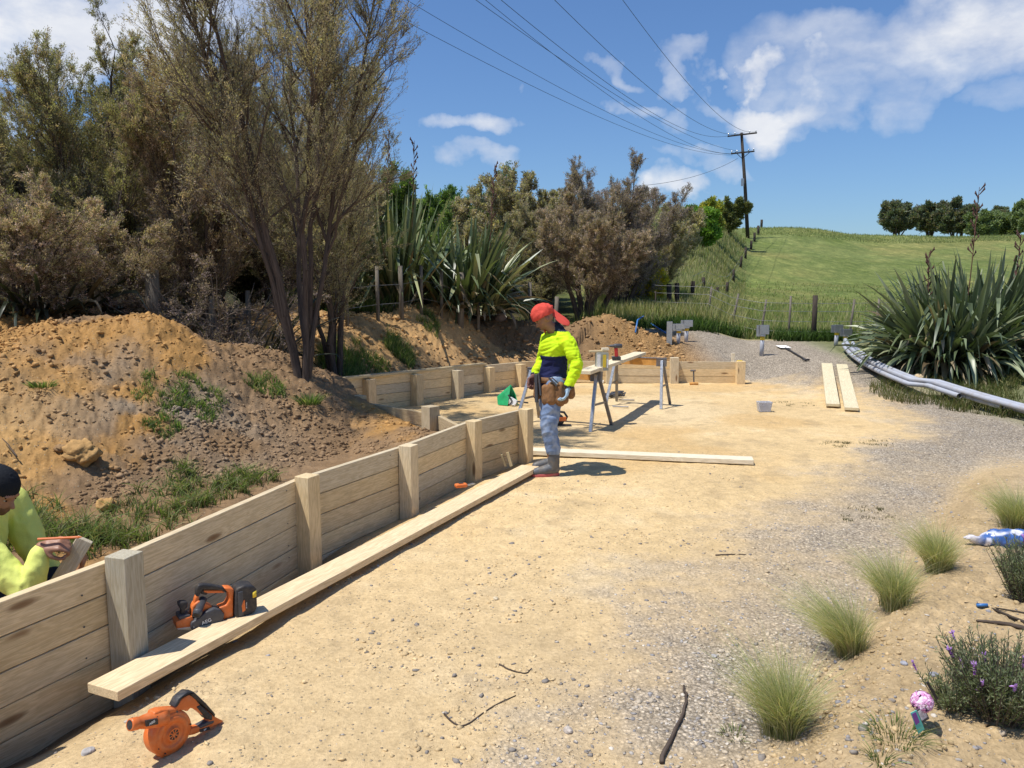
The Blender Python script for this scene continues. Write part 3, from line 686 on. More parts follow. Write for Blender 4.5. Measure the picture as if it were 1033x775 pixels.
wall("timber_retaining_wall", "short dark cross wall returning left behind the nearest retaining wall", RW, [.50, .50, .50], 3, .15, post_side=-1, post_h=[.0, .10, .09], skip_posts=(0,), colf=(.7, .7, .7))
t_fw = wall("timber_retaining_wall", "long low pine wall along the foot of the earth bank behind the worker", FW, [.53, .53, .52, .51, .49, .47, .45], 4, .15, post_h=-.03, skip_posts=(0, 6), posts_w=.15)
mb = MB(); d0 = Vector((FW[0][0], FW[0][1], .545)); 
dd = (Vector((FW[4][0], FW[4][1], 0)) - Vector((FW[0][0], FW[0][1], 0))).normalized(); nn = Vector((dd.y, -dd.x, 0))
mb.board(Vector((FW[0][0], FW[0][1], .552)) + nn * -.02, Vector((FW[4][0], FW[4][1], .512)) + nn * -.02, .14, .035, col=(.60, .49, .30)); mb.build("capping_board", M['whitewood'], t_fw, bevel=.003)
wall("timber_retaining_wall", "low pine wall at the back of the pad with a peg at its right end", BW, [.45, .44, .43, .43], 3, .145, post_h=[0, .0, .09, .02], skip_posts=(0,), posts_w=.16)
wedge = MB(); pw = at_z(512, 466, .09); wedge.board((pw.x - .02, pw.y, .05), (pw.x - .06, pw.y, .17), .02, .07, up=(0, -1, 0), col=(.42, .34, .2)); wedge.board((pw.x + .04, pw.y - .02, .05), (pw.x + .0, pw.y, .19), .03, .06, up=(0, -1, 0), col=(.50, .41, .24))
tag(wedge.build("timber_offcut", M['wood'], bevel=.002), "small timber wedges stood against the last bay of the near wall", "offcut")

def plank(label, p0, p1, w, t, col=(.55, .44, .26), mat='wood', up=(0, 0, 1), bend=0., cat="plank", group=None):
    mb = MB(); mb.board(p0, p1, w, t, up=up, col=col, nseg=12 if bend else 1, bend=bend); o = mb.build("plank", M[mat], bevel=.004); return tag(o, label, cat, group)
zt = .095
pl0 = at_z(103, 693, zt) ; pl1 = at_z(535, 468, zt)
plank("long heavy plank with the planer on it lying against the near wall's posts", (pl0.x + .0, pl0.y, zt - .025), (pl1.x, pl1.y, .055), .19, .045, (.78, .62, .40), 'whitewood')
a = at_z(530, 455, .05); b = at_z(762, 465, .05)
plank("pale white plank lying alone across the sand behind the standing worker", (a.x, a.y + .08, .035), (b.x, b.y + .08, .035), .19, .05, (.80, .72, .56), 'whitewood')
for (pa, pb, lab) in [((840, 412), (834, 370), "left one of the two pale planks lying on the gravel"), ((859, 416), (849, 371), "right one of the two pale planks lying on the gravel")]:
    A = on_ground(*pa); B = on_ground(*pb); plank(lab, A + Vector((0, 0, .05)), B + Vector((0, 0, .05)), .20, .045, (.72, .64, .44), 'whitewood', group="two planks on the gravel")

# ================================================================== sawhorses
def sawhorse(label, A, B, h, group):
    """A,B: ground centres below the two ends"""
    A = Vector(A); B = Vector(B); u = (B - A).normalized(); n = Vector((u.y, -u.x, 0)); t = thing("sawhorse", label, "sawhorse", (A.x, A.y, 0), group)
    mb = MB(); mb.board(A + Vector((0, 0, h - .055)), B + Vector((0, 0, h - .055)), .05, .11, col=(1, 1, 1)); mb.build("beam", M['orangewood'], t, bevel=.003)
    mb = MB(); mb.board(A + u * -.02 + Vector((0, 0, h + .006)), B + u * .02 + Vector((0, 0, h + .006)), .07, .012); 
    for E, s in ((A, 1), (B, -1)):
        mb.board(E + u * s * -.015 + Vector((0, 0, h - .06)), E + u * s * .14 + Vector((0, 0, h - .06)), .062, .125)
    mb.build("steel_cap", M['steelbeam'], t, bevel=.002)
    for E, s in ((A, 1), (B, -1)):
        for q in (1, -1):
            mb = MB(); top = E + u * s * .05 + n * q * .03 + Vector((0, 0, h - .03)); foot = E + u * s * -.02 + n * q * .31 + Vector((0, 0, 0))
            mb.board(top, foot, .042, .03, up=n, col=(1, 1, 1)); leg = mb.build("leg", M['galv'] if q > 0 else M['steelbeam'], t, bevel=.002)
        mb = MB(); mb.board(E + n * .15 + Vector((0, 0, h * .45)), E + n * -.15 + Vector((0, 0, h * .45)), .03, .006, up=u); mb.build("brace", M['steelbeam'], t)
    return t
sawhorse("nearer sawhorse beside the standing worker carrying the box and plank end", (.24, 10.75, 0), (1.17, 10.14, 0), .75, "pair of sawhorses")
sawhorse("further sawhorse with an orange beam in front of the back wall", (1.64, 12.5, 0), (2.42, 12.15, 0), .76, "pair of sawhorses")
pa = (at_z(590, 377, .80).x, 9.75, .79); pb = (2.12, 12.75, .80)
plank("pale worktop plank laid across both sawhorses", pa, pb, .20, .045, (.80, .70, .50), 'whitewood')
# things on the worktop
def on_top(f, off=0): return Vector((pa[0] + (pb[0] - pa[0]) * f + off, pa[1] + (pb[1] - pa[1]) * f, .8135))
q = Vector((1.20, 10.30, .762)); t = thing("adhesive_box", "grey and yellow carton standing on the nearer sawhorse with an offcut on top", "carton", q)
M['carton'] = plain("carton print", (.40, .42, .36), .6, 0, .2, 30)
mb = MB(); mb.box((q.x, q.y, q.z + .12), (.16, .10, .24), Matrix.Rotation(.2, 3, 'Z')); mb.build("carton_body", M['carton'], t, bevel=.003)
mb = MB(); mb.box((q.x + .03, q.y - .055, q.z + .13), (.045, .004, .17), Matrix.Rotation(.2, 3, 'Z')); mb.build("yellow_label", M['yellow'], t)
mb = MB(); mb.box((q.x - .045, q.y - .064, q.z + .13), (.045, .004, .18), Matrix.Rotation(.2, 3, 'Z'));mb.box((q.x + .07, q.y - .045, q.z + .10), (.02, .004, .12), Matrix.Rotation(.2, 3, 'Z')); mb.build("white_label", M['white'], t)
mb = MB(); mb.board((q.x - .17, q.y, q.z + .254), (q.x + .08, q.y + .02, q.z + .262), .07, .02, col=(.7, .58, .36)); mb.board((q.x + .0, q.y + .01, q.z + .285), (q.x + .09, q.y + .02, q.z + .287), .08, .03, col=(.82, .76, .6)); tag(mb.build("timber_offcut", M['whitewood']), "thin pale offcuts resting on the lid of the carton", "offcut")
# cordless drill
q = on_top(.48, .03); t = thing("cordless_drill", "dark cordless drill standing on its battery on the worktop plank", "drill", q)
mb = MB(); mb.box(q + Vector((0, 0, .03)), (.12, .075, .06)); mb.build("battery", M['black'], t, bevel=.008)
mb = MB(); mb.board(q + Vector((0, 0, .055)), q + Vector((-.01, 0, .19)), .04, .05, up=(1, 0, 0)); mb.build("handle", M['red'], t, bevel=.01)
mb = MB(); mb.lathe(q + Vector((.08, 0, .215)), (-1, 0, 0), [(0, .02), (.01, .032), (.09, .034), (.12, .03), (.125, .022), (.17, .019), (.185, .008), (.23, .004)], 14); mb.build("motor_housing", M['darkgrey'], t, True)
q = on_top(.08, -.10); t = thing("utility_knife", "small dark tool lying on the near end of the worktop", "knife", q + Vector((-.08, .1, -.05)))
mb = MB(); mb.board(q + Vector((-.26, .05, -.025)), q + Vector((-.06, .1, -.02)), .05, .03); mb.build("grip", M['black'], t, bevel=.006); mb = MB(); mb.board(q + Vector((-.06, .1, -.02)), q + Vector((.0, .11, -.02)), .02, .006); mb.build("steel_blade", M['galv'], t)

# ================================================================== odds and ends on the pad
# green bag
p = at_z(514, 409, 0); g = thing("tool_bag", "crumpled bright green bag slumped on the sand left of the worker", "bag", p)
M['green'] = plain("green fabric", (.02, .36, .13), .5, 0, .3, 12, .3)
me_v = [(-.19, 0, 0), (-.03, -.10, 0), (.14, -.05, 0), (.13, .14, 0), (-.12, .15, 0), (.02, .05, .32), (-.08, .0, .2), (.10, .0, .17), (-.2, .05, .13)]
mb = MB(); mb.add([(p.x + a, p.y + b, c + .01) for a, b, c in me_v], [(0, 1, 6, 8), (6, 1, 5), (7, 2, 3, 5), (5, 3, 4), (8, 5, 4), (8, 6, 5), (0, 8, 4)], fix if False else (1, 1, 1)); bo = mb.build("bag_shell", M['green'], g)
sm = bo.modifiers.new("thick", 'SOLIDIFY'); sm.thickness = .012
mb = MB(); mb.box((p.x + .05, p.y - .02, .06), (.13, .08, .11), Matrix.Rotation(.5, 3, 'Y'), (1, 1, 1)); mb.lathe((p.x + .06, p.y - .1, .06), (0, -1, .3), [(0, .05), (.03, .05)], 16); mb.build("white_contents", M['white'], g, bevel=.006)
mb = MB(); mb.tube([(p.x - .02, p.y - .08, .18), (p.x + .04, p.y - .13, .09), (p.x + .0, p.y - .15, .02)], .012); mb.tube([(p.x + .12, p.y - .05, .07), (p.x + .30, p.y - .03, .045)], .014); mb.build("dark_strap", M['black'], g)
# circular saw behind the worker's legs
p = at_z(563, 430, 0); c = thing("circular_saw", "orange and black power saw on the sand behind the worker's legs", "power saw", p)
mb = MB(); mb.box(p + Vector((.03, 0, .012)), (.30, .14, .008)); mb.build("base_plate", M['black'], c)
mb = MB(); mb.lathe(p + Vector((0, -.03, .085)), (0, 1, 0), [(0, .07), (.01, .082), (.05, .082), (.06, .07)], 22); mb.build("blade_guard", M['black'], c, True)
mb = MB(); mb.lathe(p + Vector((.02, .03, .10)), (0, 1, 0), [(0, .05), (.07, .05), (.1, .035)], 18); mb.box(p + Vector((.06, -.01, .10)), (.10, .05, .055)); mb.build("motor_housing", M['orange'], c, bevel=.006)
mb = MB(); mb.tube([p + Vector(v) for v in [(-.05, 0, .15), (.0, 0, .20), (.08, 0, .19), (.12, 0, .13), (.10, 0, .08)]], .016, 8); mb.build("handle", M['black'], c, True)
pts = [at_z(x, y, .008) for x, y in [(566, 429), (575, 429), (586, 428.5), (597, 430), (606, 427)]]; mb = MB(); mb.tube(pts, .007, 5)
mb.build("power_cord", M['black'], c, True)
p = at_z(619, 401, 0); mb = MB()
for i in range(8): a = rs.rand(3); mb.tube([p + Vector((a[0] * .25 - .12 + .1 * math.cos(k * 1.3 + i), a[1] * .3 - .1 + .08 * math.sin(k * 1.3 + i), .03 + .05 * a[2] + .03 * math.sin(k * 2 + i))) for k in range(7)], .012, 6)
tag(mb.build("coiled_strap", M['darkgrey'], None, True), "heap of dark blue grey strapping under the sawhorses", "strap")
mb = MB(); a = at_z(588, 385.5, 0); mb.board(a + Vector((0, 0, .03)), a + Vector((.42, -.15, .03)), .16, .05, col=(.78, .74, .7)); tag(mb.build("plastic_offcut", M['white'], bevel=.01), "white plastic sheet lying on sand beyond the nearer sawhorse", "plastic")
for (x0, y0, x1, y1, lb_) in [(624, 403.5, 640, 403.7, "further of two thin steel bars on the sand between the sawhorses"), (618, 410, 634, 410.5, "nearer of two thin steel bars on the sand between the sawhorses")]:
    mb = MB(); mb.tube([at_z(x0, y0, .02), at_z(x1, y1, .02)], .012); tag(mb.build("steel_bar", M['steelbeam']), lb_, "steel bar", "steel bars on the sand")
# clear plastic container
p = at_z(772, 416, 0); M['clear'] = plain("cloudy plastic", (.70, .72, .78), .25, 0, .04, 5, .0, .5, trans=.45)
o_ = MB(); s = .11; pr = [(-.12, .19), (.12, .19), (.12, .0), (-.12, .0)]
t = thing("plastic_tub", "cloudy clear plastic tub standing alone on the pad", "tub", p)
mb = MB(); k = 4; V = []
for (zz, ww, dd_) in ((0, .17, .11), (.12, .20, .13), (.15, .215, .145), (.15, .19, .12), (.02, .155, .10)):
    for sx, sy in ((-1, -1), (1, -1), (1, 1), (-1, 1)): V.append((p.x + sx * ww / 2, p.y + .06 + sy * dd_ / 2, zz + .005))
Fc = [(3, 2, 1, 0)] + [(4 * r + i, 4 * r + (i + 1) % 4, 4 * r + 4 + (i + 1) % 4, 4 * r + 4 + i) for r in range(4) for i in range(4)] + [(16, 17, 18, 19)]
mb.add(V, Fc); mb.build("tub_body", M['clear'], t, bevel=.006)
mb = MB(); mb.box((p.x, p.y + .06, .06), (.12, .07, .07)); mb.build("screws_inside", M['galv'], t)
# hammer leaning on the back wall
p = at_z(700, 389, 0); t = thing("hammer", "small hammer stood on its head against the back wall", "hammer", p)
mb = MB(); mb.tube([p + Vector((0, .0, .03)), p + Vector((0.01, .1, .27))], .014, 8); mb.build("handle", M['black'], t); mb = MB(); mb.tube([p + Vector((-.08, 0, .035)), p + Vector((.08, 0, .035))], .03, 8); mb.build("hammer_head", M['orangewood'], t, bevel=.004); mb = MB(); mb.tube([p + Vector((-.05, .1, .28)), p + Vector((.05, .1, .28))], .02, 8); mb.build("grip_end", M['steelbeam'], t)
# peg, bracket at wall end
mb = MB(); pp = (BW[3][0] - .12, BW[3][1] + .05); mb.board((pp[0], pp[1], .2), (pp[0], pp[1], .60), .06, .05, up=(0, 1, 0), col=(.8, .74, .6)); tag(mb.build("wooden_peg", M['whitewood'], bevel=.003), "white timber peg driven in behind the right end of the back wall", "peg")
mb = MB(); mb.box((BW[3][0] - .02, BW[3][1] - .08, .456), (.09, .06, .02)); tag(mb.build("spirit_level", M['yellow'], bevel=.004), "tiny yellow level lying on the end post of the back wall", "level")
# shovel
A = on_ground(789, 351); B = on_ground(813, 365); t = thing("shovel", "shovel lying flat on the gravel with its pale blade to the left", "shovel", A)
d = (B - A).normalized(); n = Vector((-d.y, d.x, 0)); up = Vector((0, 0, 1))
mb = MB(); mb.tube([A + d * .25 + up * .04, B + up * .04], .02, 8); mb.tube([B + n * .07 + up * .04, B - n * .07 + up * .04], .02, 8); mb.build("handle", M['black'], t, True)
mb = MB(); mb.board(A - d * .1 + up * .035, A + d * .28 + up * .05, .24, .01); mb.build("shovel_blade", M['whitewood'], t, bevel=.004)
# dark branch and small wood on the gravel
# pipes
def pipe_stand(label, px, py, h, group, n=1):
    p = on_ground(px, py); t = thing("pipe_marker", label, "pipe stand", p, group)
    mb = MB(); mb.tube([p + Vector((0, 0, -.05)), p + Vector((.01, 0, h * .62))], .045, 12); mb.build("pipe", M['pvc'], t, True)
    mb = MB(); mb.tube([p + Vector((.01, 0, h * .50)), p + Vector((.01, 0, h * .62))], .049, 12); mb.build("yellow_band", M['yellow'], t, True)
    mb = MB(); mb.box(p + Vector((-.03, -.01, h * .80)), (.20, .02, h * .36)); mb.box(p + Vector((.03, -.06, h * .84)), (.20, .02, h * .30)); mb.box(p + Vector((.0, -.03, h * .64)), (.1, .1, .02)); mb.build("post_bracket", M['galv'], t, bevel=.004)
pipe_stand("galvanised bracket on a grey pipe standing alone in the gravel drive", 768, 359, .68, "bracket stands on grey pipes")
pipe_stand("left bracket stand of the cluster by the dirt heap", 684, 346, .42, "bracket stands on grey pipes")
pipe_stand("right bracket stand of the cluster by the dirt heap", 692, 345, .50, "bracket stands on grey pipes")
pipe_stand("bracket stand left of the pipe bundle near the flax", 843, 349, .50, "bracket stands on grey pipes")
pipe_stand("bracket stand just above the pipe bundle's far end", 852, 352, .46, "bracket stands on grey pipes")
p = on_ground(675, 347); mb = MB(); mb.box(p + Vector((0, 0, .22)), (.12, .03, .50)); mb.box(p + Vector((.05, .04, .22)), (.02, .1, .50)); tag(mb.build("steel_channel", M['galv'], bevel=.004), "upright grey steel channel standing behind the back wall", "channel")
pts = [on_ground(x, y) + Vector((0, 0, .05 + .1 * k)) for x, y, k in [(641, 338, 0), (643, 330, 1), (649, 327, 1.6), (655, 330, .6), (668, 336, 0), (676, 341, 0)]]; mb = MB(); mb.tube(pts, .018, 6); tag(mb.build("blue_hose", M['blue'], None, True), "blue plastic hose looping over the weeds beside the dark dirt heap", "hose")
# pvc bundle
path = [(1060, 428), (1020, 419), (985, 408), (950, 398), (915, 385), (890, 372), (872, 359), (861, 349)]
base = [at_z(q[0], q[1], zz) for q, zz in zip(path, (.07, .09, .12, .17, .25, .36, .50, .60))]
offs = [(0, 0), (.105, 0), (.21, .0), (.055, .070), (.16, .072)]
def smooth_path(P, n=30):
    P = [P[0] * 2 - P[1]] + P + [P[-1] * 2 - P[-2]]; out = []
    for i in range(1, len(P) - 2):
        for k in range(n // (len(P) - 3) + 1):
            t = k / (n // (len(P) - 3) + 1); a, b, c, d_ = P[i - 1:i + 3]
            out.append(.5 * ((2 * b) + (c - a) * t + (2 * a - 5 * b + 4 * c - d_) * t * t + (3 * b - a - 3 * c + d_) * t ** 3))
    out.append(P[-2]); return out
_B = np.array([tuple(q) for q in base]); _cx = np.polyfit(_B[:, 1], _B[:, 0], 3); _cz = np.polyfit(_B[:, 1], _B[:, 2], 2); bp_ = [Vector((np.polyval(_cx, yy), yy, max(np.polyval(_cz, yy), Hs(np.polyval(_cx, yy), yy, False)))) for yy in np.linspace(_B[0, 1], _B[-1, 1], 37)]
labs = ["frontmost grey pipe of the bundle, resting on the gravel edge", "second grey pipe of the bundle counted from the gravel", "rearmost bottom pipe of the bundle, against the flax leaves", "upper front pipe lying in the groove of the grey bundle", "upper rear pipe lying on top of the grey bundle"]
for i, (o1, o2) in enumerate(offs):
    Pp = []
    for k, v in enumerate(bp_):
        d = (bp_[min(k + 1, len(bp_) - 1)] - bp_[max(k - 1, 0)]).normalized(); n = Vector((d.y, -d.x, 0)) * 1
        if n.y < 0: n = -n
        Pp.append(v + n * (o1 + .02) + Vector((0, 0, .042 + o2)))
    cut = [9, 5, 0, 0, 2][i]; Pp = Pp[cut:len(Pp) - [0, 2, 1, 3, 0][i]]
    t = thing("grey_pipe", labs[i], "pipe", Pp[0], "grey pipes in a tied bundle")
    mb = MB(); mb.tube(Pp, .041, 14, cap=False); mb.build("pipe_wall", M['pvc'], t, True)
    mb = MB(); dd_ = (Pp[1] - Pp[0]).normalized(); mb.lathe(Pp[0] + dd_ * .01, dd_, [(0, .036), (.001, .036)], 14); mb.build("bore_shade_disc", M['black'], t)  # black disc inside the end, in place of the pipe's inner shade
for k in (23, 28):
    v = bp_[k]; d = (bp_[k + 1] - bp_[k - 1]).normalized(); n = Vector((d.y, -d.x, 0));
    if n.y < 0: n = -n
    loop = [(-.03, .0), (-.03, .05), (.0, .12), (.05, .16), (.14, .16), (.20, .12), (.24, .05), (.24, .0)]
    mb = MB(); mb.tube([v + n * a + Vector((0, 0, b + .005)) for a, b in loop], .012, 6); tag(mb.build("black_strap", M['black'], None, True), ["black strap tied round the bundle nearer its middle", "black strap tied round the bundle nearer its far end"][k == 28], "strap", "straps tying the pipe bundle")
q = on_ground(927, 391); single_rock("stone", "pale rounded stone behind the pipe bundle under the flax", "stone", q + Vector((0.1, .25, .1)), .13, (.55, .42, .26), .12, .6, None, 61)
# orange tape measure on plank
q = at_z(465, 492, .10); t = thing("chalk_reel", "small orange chalk line reel on the long plank by the fourth post", "chalk reel", q)
mb = MB(); mb.box(q + Vector((0, 0, .02)), (.11, .06, .035), Matrix.Rotation(.4, 3, 'Z')); mb.build("reel_body", M['orange'], t, bevel=.014, seg=3)
mb = MB(); mb.box(q + Vector((.0, 0, .041)), (.04, .025, .008), Matrix.Rotation(.4, 3, 'Z')); mb.build("crank", M['black'], t, bevel=.003)
mb = MB(); mb.board(q + Vector((.05, .03, .012)), q + Vector((.11, .1, .012)), .03, .008, col=(1, 1, 1)); mb.build("hook_plate", M['galv'], t)

# ================================================================== power tools traced on their own upright plane
class Plane:
    def __init__(s, O, Q):
        s.O = Vector((O[0], O[1], 0)); s.z0 = O[2]; u = Vector((Q[0] - O[0], Q[1] - O[1], 0)); s.u = u.normalized()
        n = Vector((s.u.y, -s.u.x, 0)); s.n = n if n.dot(Vector((0, 0, 0)) - s.O) > 0 else -n
    def sz(s, px, py):
        d = ray(px, py); C = Vector((0, 0, CAMH)); den = d.dot(s.n); t = (s.O - C).dot(s.n) / den; P = C + d * t
        return ((P - s.O).dot(s.u), P.z)
    def P3(s, px, py, off=0):
        a, z = s.sz(px, py); v = s.O + s.u * a + s.n * off; v.z = z; return v
def poly_of(pl, pts, cv): return [pl.sz(*cv(*q)) for q in pts]
def text_part(pl, txt, px, py, h, off, mat, parent, slant=0.0, name="lettering", bold=.0):
    cu = bpy.data.curves.new("lettering", 'FONT'); cu.body = txt; cu.size = h; cu.align_x = 'CENTER'; cu.align_y = 'CENTER'; cu.extrude = .0006; cu.offset = bold
    tmp = bpy.data.objects.new("tmp", cu); COL.objects.link(tmp); dg = bpy.context.evaluated_depsgraph_get(); me = bpy.data.meshes.new_from_object(tmp.evaluated_get(dg)); bpy.data.objects.remove(tmp)
    X = pl.u; Y = Vector((0, 0, 1)); Zd = pl.n
    if X.cross(Y).dot(Zd) < 0: X = -X
    Mx = Matrix((X, Y, Zd)).transposed() @ Matrix.Rotation(slant, 3, 'Z'); P = pl.P3(px, py, off)
    for v in me.vertices: v.co = Mx @ v.co + P
    me.materials.clear(); return mesh_obj(name, me, mat, parent)

# leaf blower
O = at_z(162, 766, 0); Q = at_z(224, 732, 0); bz = Hs(O.x, O.y)
pl = Plane(O, Q); cv = lambda x, y: (120 + x / 8.158, 680 + y / 8.158)
t = thing("leaf_blower", "orange handheld blower without battery standing on the sand in the foreground", "blower", (O.x, O.y, 0))
c0 = pl.P3(*cv(415, 480)); rad = abs(pl.sz(*cv(415, 305))[1] - pl.sz(*cv(415, 655))[1]) / 2
mb = MB(); mb.lathe(c0 - pl.n * .05, pl.n, [(0, rad * .80), (.006, rad * .95), (.018, rad), (.058, rad), (.068, rad * .96), (.072, rad * .86), (.0715, rad * .80), (.0755, rad * .78), (.0755, rad * .56), (.072, rad * .54), (.072, rad * .34), (.078, rad * .32), (.078, rad * .26)], 48); mb.build("fan_housing", M['orange'], t, True)
mb = MB(); mb.lathe(c0 + pl.n * .0285, pl.n, [(0, rad * .255), (.0006, rad * .255)], 24); mb.build("inlet_shade_disc", M['black'], t)  # black disc painting the shade behind the grille's slots
mb = MB()
mb.lathe(c0 + pl.n * .0275, pl.n, [(0, rad * .29), (.004, rad * .29), (.004, rad * .235), (.0, rad * .235)], 28, cap=False); mb.lathe(c0 + pl.n * .0275, pl.n, [(0, rad * .06), (.004, rad * .06)], 12)
for k in range(8):
    a = k * math.pi / 4 + .2; v = pl.u * math.cos(a) + Vector((0, 0, 1)) * math.sin(a); mb.board(c0 + pl.n * .0285 + v * rad * .05, c0 + pl.n * .0285 + v * rad * .245, rad * .045, .004, up=pl.n)
mb.build("inlet_grille", M['orange'], t)
mb = MB(); A = pl.P3(*cv(88, 420)); B = pl.P3(*cv(330, 365)); ax = (B - A); Ln = ax.length
mb.lathe(A, ax, [(0, .018), (.0, .022), (.006, .0235), (.03, .024), (.034, .0215), (Ln * .5, .027), (Ln, .034), (Ln * 1.2, .035)], 28); mb.build("nozzle", M['orange'], t, True)
mb = MB(); mb.lathe(A - ax.normalized() * .0005, ax, [(0, .0175), (.0004, .0175)], 24); mb.build("nozzle_shade_disc", M['black'], t)  # black face standing in for the shaded hollow of the nozzle
mb = MB(); mb.prism(poly_of(pl, [(270, 310), (330, 285), (440, 275), (490, 290), (500, 330), (400, 400), (280, 440), (250, 420)], cv), pl.O, pl.u, pl.n, -.030, .017); mb.build("scroll_outlet", M['orange'], t, True, bevel=.008, seg=3)
mb = MB(); mb.prism(poly_of(pl, [(430, 300), (500, 200), (560, 160), (610, 190), (640, 235), (755, 330), (775, 345), (850, 383), (740, 432), (600, 492), (560, 500), (575, 440), (640, 425), (705, 395), (725, 372), (625, 292), (575, 272), (545, 300), (500, 290)], cv), pl.O, pl.u, pl.n, -.022, .014); mb.build("handle_frame", M['orange'], t, True, bevel=.004)
mb = MB(); mb.prism(poly_of(pl, [(435, 268), (470, 195), (545, 135), (600, 140), (700, 235), (775, 320), (768, 352), (748, 322), (640, 222), (600, 196), (560, 156), (500, 190), (462, 262)], cv), pl.O, pl.u, pl.n, -.025, .018); mb.build("rubber_grip", M['black'], t, True, bevel=.005)
mb = MB(); mb.prism(poly_of(pl, [(618, 262), (652, 245), (752, 335), (745, 375), (700, 362)], cv), pl.O, pl.u, pl.n, -.020, .0175); mb.build("grip_inset", M['black'], t, True, bevel=.004)
mb = MB(); mb.prism(poly_of(pl, [(505, 255), (560, 275), (565, 300), (540, 302), (515, 285)], cv), pl.O, pl.u, pl.n, -.012, .008); mb.build("trigger", M['black'], t, True, bevel=.003)
mb = MB(); mb.prism(poly_of(pl, [(640, 425), (710, 385), (765, 375), (762, 395), (650, 440)], cv), pl.O, pl.u, pl.n, -.018, .016); mb.build("battery_socket", M['darkgrey'], t, True, bevel=.002)
mb = MB(); mb.prism(poly_of(pl, [(330, 640), (388, 650), (372, 685), (345, 706)], cv), pl.O, pl.u, pl.n, -.030, .012); mb.build("foot", M['orange'], t, True, bevel=.003)
mb = MB(); mb.prism(poly_of(pl, [(180, 364), (278, 345), (282, 392), (185, 412)], cv), pl.O, pl.u, pl.n, .0255, .0330); lp = mb.build("name_plate", M['black'], t)
text_part(pl, "AEG", *cv(231, 379), .0125, .0336, M['white'], lp, .12, bold=.0004)
mb = MB(); mb.prism(poly_of(pl, [(642, 448), (722, 424), (732, 448), (648, 472)], cv), pl.O, pl.u, pl.n, .0145, .0160); lp = mb.build("name_plate", M['black'], t)
text_part(pl, "18V", *cv(688, 448), .0075, .0166, M['white'], lp, .22, bold=.0004)
for (x_, y_) in [(285, 340), (560, 400), (300, 600), (520, 620), (350, 640), (455, 300)]:
    mb = MB(); mb.lathe(pl.P3(*cv(x_, y_), .0225 if (x_, y_) != (455, 300) else .018), pl.n, [(0, .0035), (.0025, .0035), (.003, .002)], 10)
    mb.build("screw", M['black'], t)
mb = MB()
for k in range(5): a_ = pl.P3(*cv(632 + k * 22, 262 + k * 22), .0178); b_ = pl.P3(*cv(655 + k * 21, 255 + k * 19), .0178); mb.tube([a_, b_], .0012, 5)
mb.build("grip_ribs", M['darkgrey'], t)
_dz = -(min(pl.sz(*cv(345, 706))[1], 0)) + bz + .002
t.location.z += 0
# electric planer
zt2 = .10
O = at_z(178, 635, zt2); Q = at_z(246, 619, zt2); pl = Plane(O, Q); cv = lambda x, y: (165 + x / 9.39, 570 + y / 9.39)
t = thing("electric_planer", "orange and black cordless planer resting on the long plank", "planer", (O.x, O.y, zt2))
def pr(name, pts, a, b, mat, bev=.004, par=None):
    mb = MB(); mb.prism(poly_of(pl, pts, cv), pl.O, pl.u, pl.n, a, b); return mb.build(name, M[mat], par or t, True, bevel=bev, seg=3)
pr("front_shoe", [(118, 548), (190, 515), (275, 490), (300, 560), (280, 600), (128, 612)], -.09, -.006, 'orange')
pr("front_knob", [(150, 384), (170, 368), (232, 366), (246, 380), (240, 420), (212, 450), (215, 500), (178, 505), (180, 450), (158, 418)], -.065, -.028, 'black', .008)
pr("knob_base", [(150, 490), (260, 480), (262, 515), (148, 528)], -.085, -.01, 'darkgrey')
sc_ = pr("side_cover", [(255, 565), (262, 540), (330, 500), (400, 440), (480, 408), (535, 420), (575, 465), (560, 530), (480, 588), (275, 622), (258, 600)], -.05, .010, 'darkgrey', .006)
pr("base_shoe", [(130, 606), (560, 548), (735, 512), (735, 530), (560, 568), (280, 622), (135, 622)], -.088, -.004, 'galv', .001)
pr("orange_body", [(270, 500), (280, 410), (305, 380), (345, 350), (420, 380), (480, 410), (400, 450), (330, 500)], -.075, -.018, 'orange', .008)
pr("front_column", [(300, 400), (312, 340), (330, 300), (350, 310), (350, 345), (375, 370), (340, 400)], -.065, -.03, 'orange', .006)
pr("handle_grip", [(322, 320), (320, 250), (345, 208), (390, 198), (500, 210), (592, 232), (640, 262), (610, 285), (575, 262), (440, 250), (395, 245), (375, 268), (352, 318)], -.066, -.028, 'black', .007)
pr("handle_strip", [(395, 262), (570, 262), (600, 285), (440, 290), (400, 278)], -.062, -.034, 'orange', .004)
pr("trigger", [(378, 262), (398, 262), (440, 290), (425, 310), (375, 300)], -.055, -.04, 'black', .003)
pr("rear_body", [(578, 225), (640, 225), (675, 238), (668, 330), (668, 500), (565, 538), (575, 465), (528, 412), (600, 388), (632, 335), (618, 272)], -.072, -.010, 'orange', .008)
pr("rear_foot", [(555, 540), (560, 525), (668, 495), (740, 505), (735, 522), (600, 545)], -.07, .006, 'black')
bt = pr("battery", [(682, 240), (700, 215), (760, 190), (845, 190), (878, 225), (884, 395), (860, 440), (760, 500), (690, 495), (672, 480)], -.085, .012, 'black', .010)
pr("battery_clip", [(700, 250), (745, 240), (755, 470), (705, 480)], -.04, .016, 'darkgrey', .004, bt)
pr("orange_flash", [(748, 330), (762, 320), (768, 420), (740, 440), (732, 380)], .0, .0165, 'orange', .001, bt)
pr("yellow_sticker", [(836, 255), (872, 235), (874, 292), (838, 308)], .0, .0135, 'yellow', .0, bt)
mb = MB(); A = pl.P3(*cv(298, 465), .012); ax = (-pl.n * .15 + pl.u * .9 + Vector((0, 0, .75))).normalized(); A2 = A + pl.n * .012; ax = (pl.P3(*cv(400, 350), -.05) - A2)
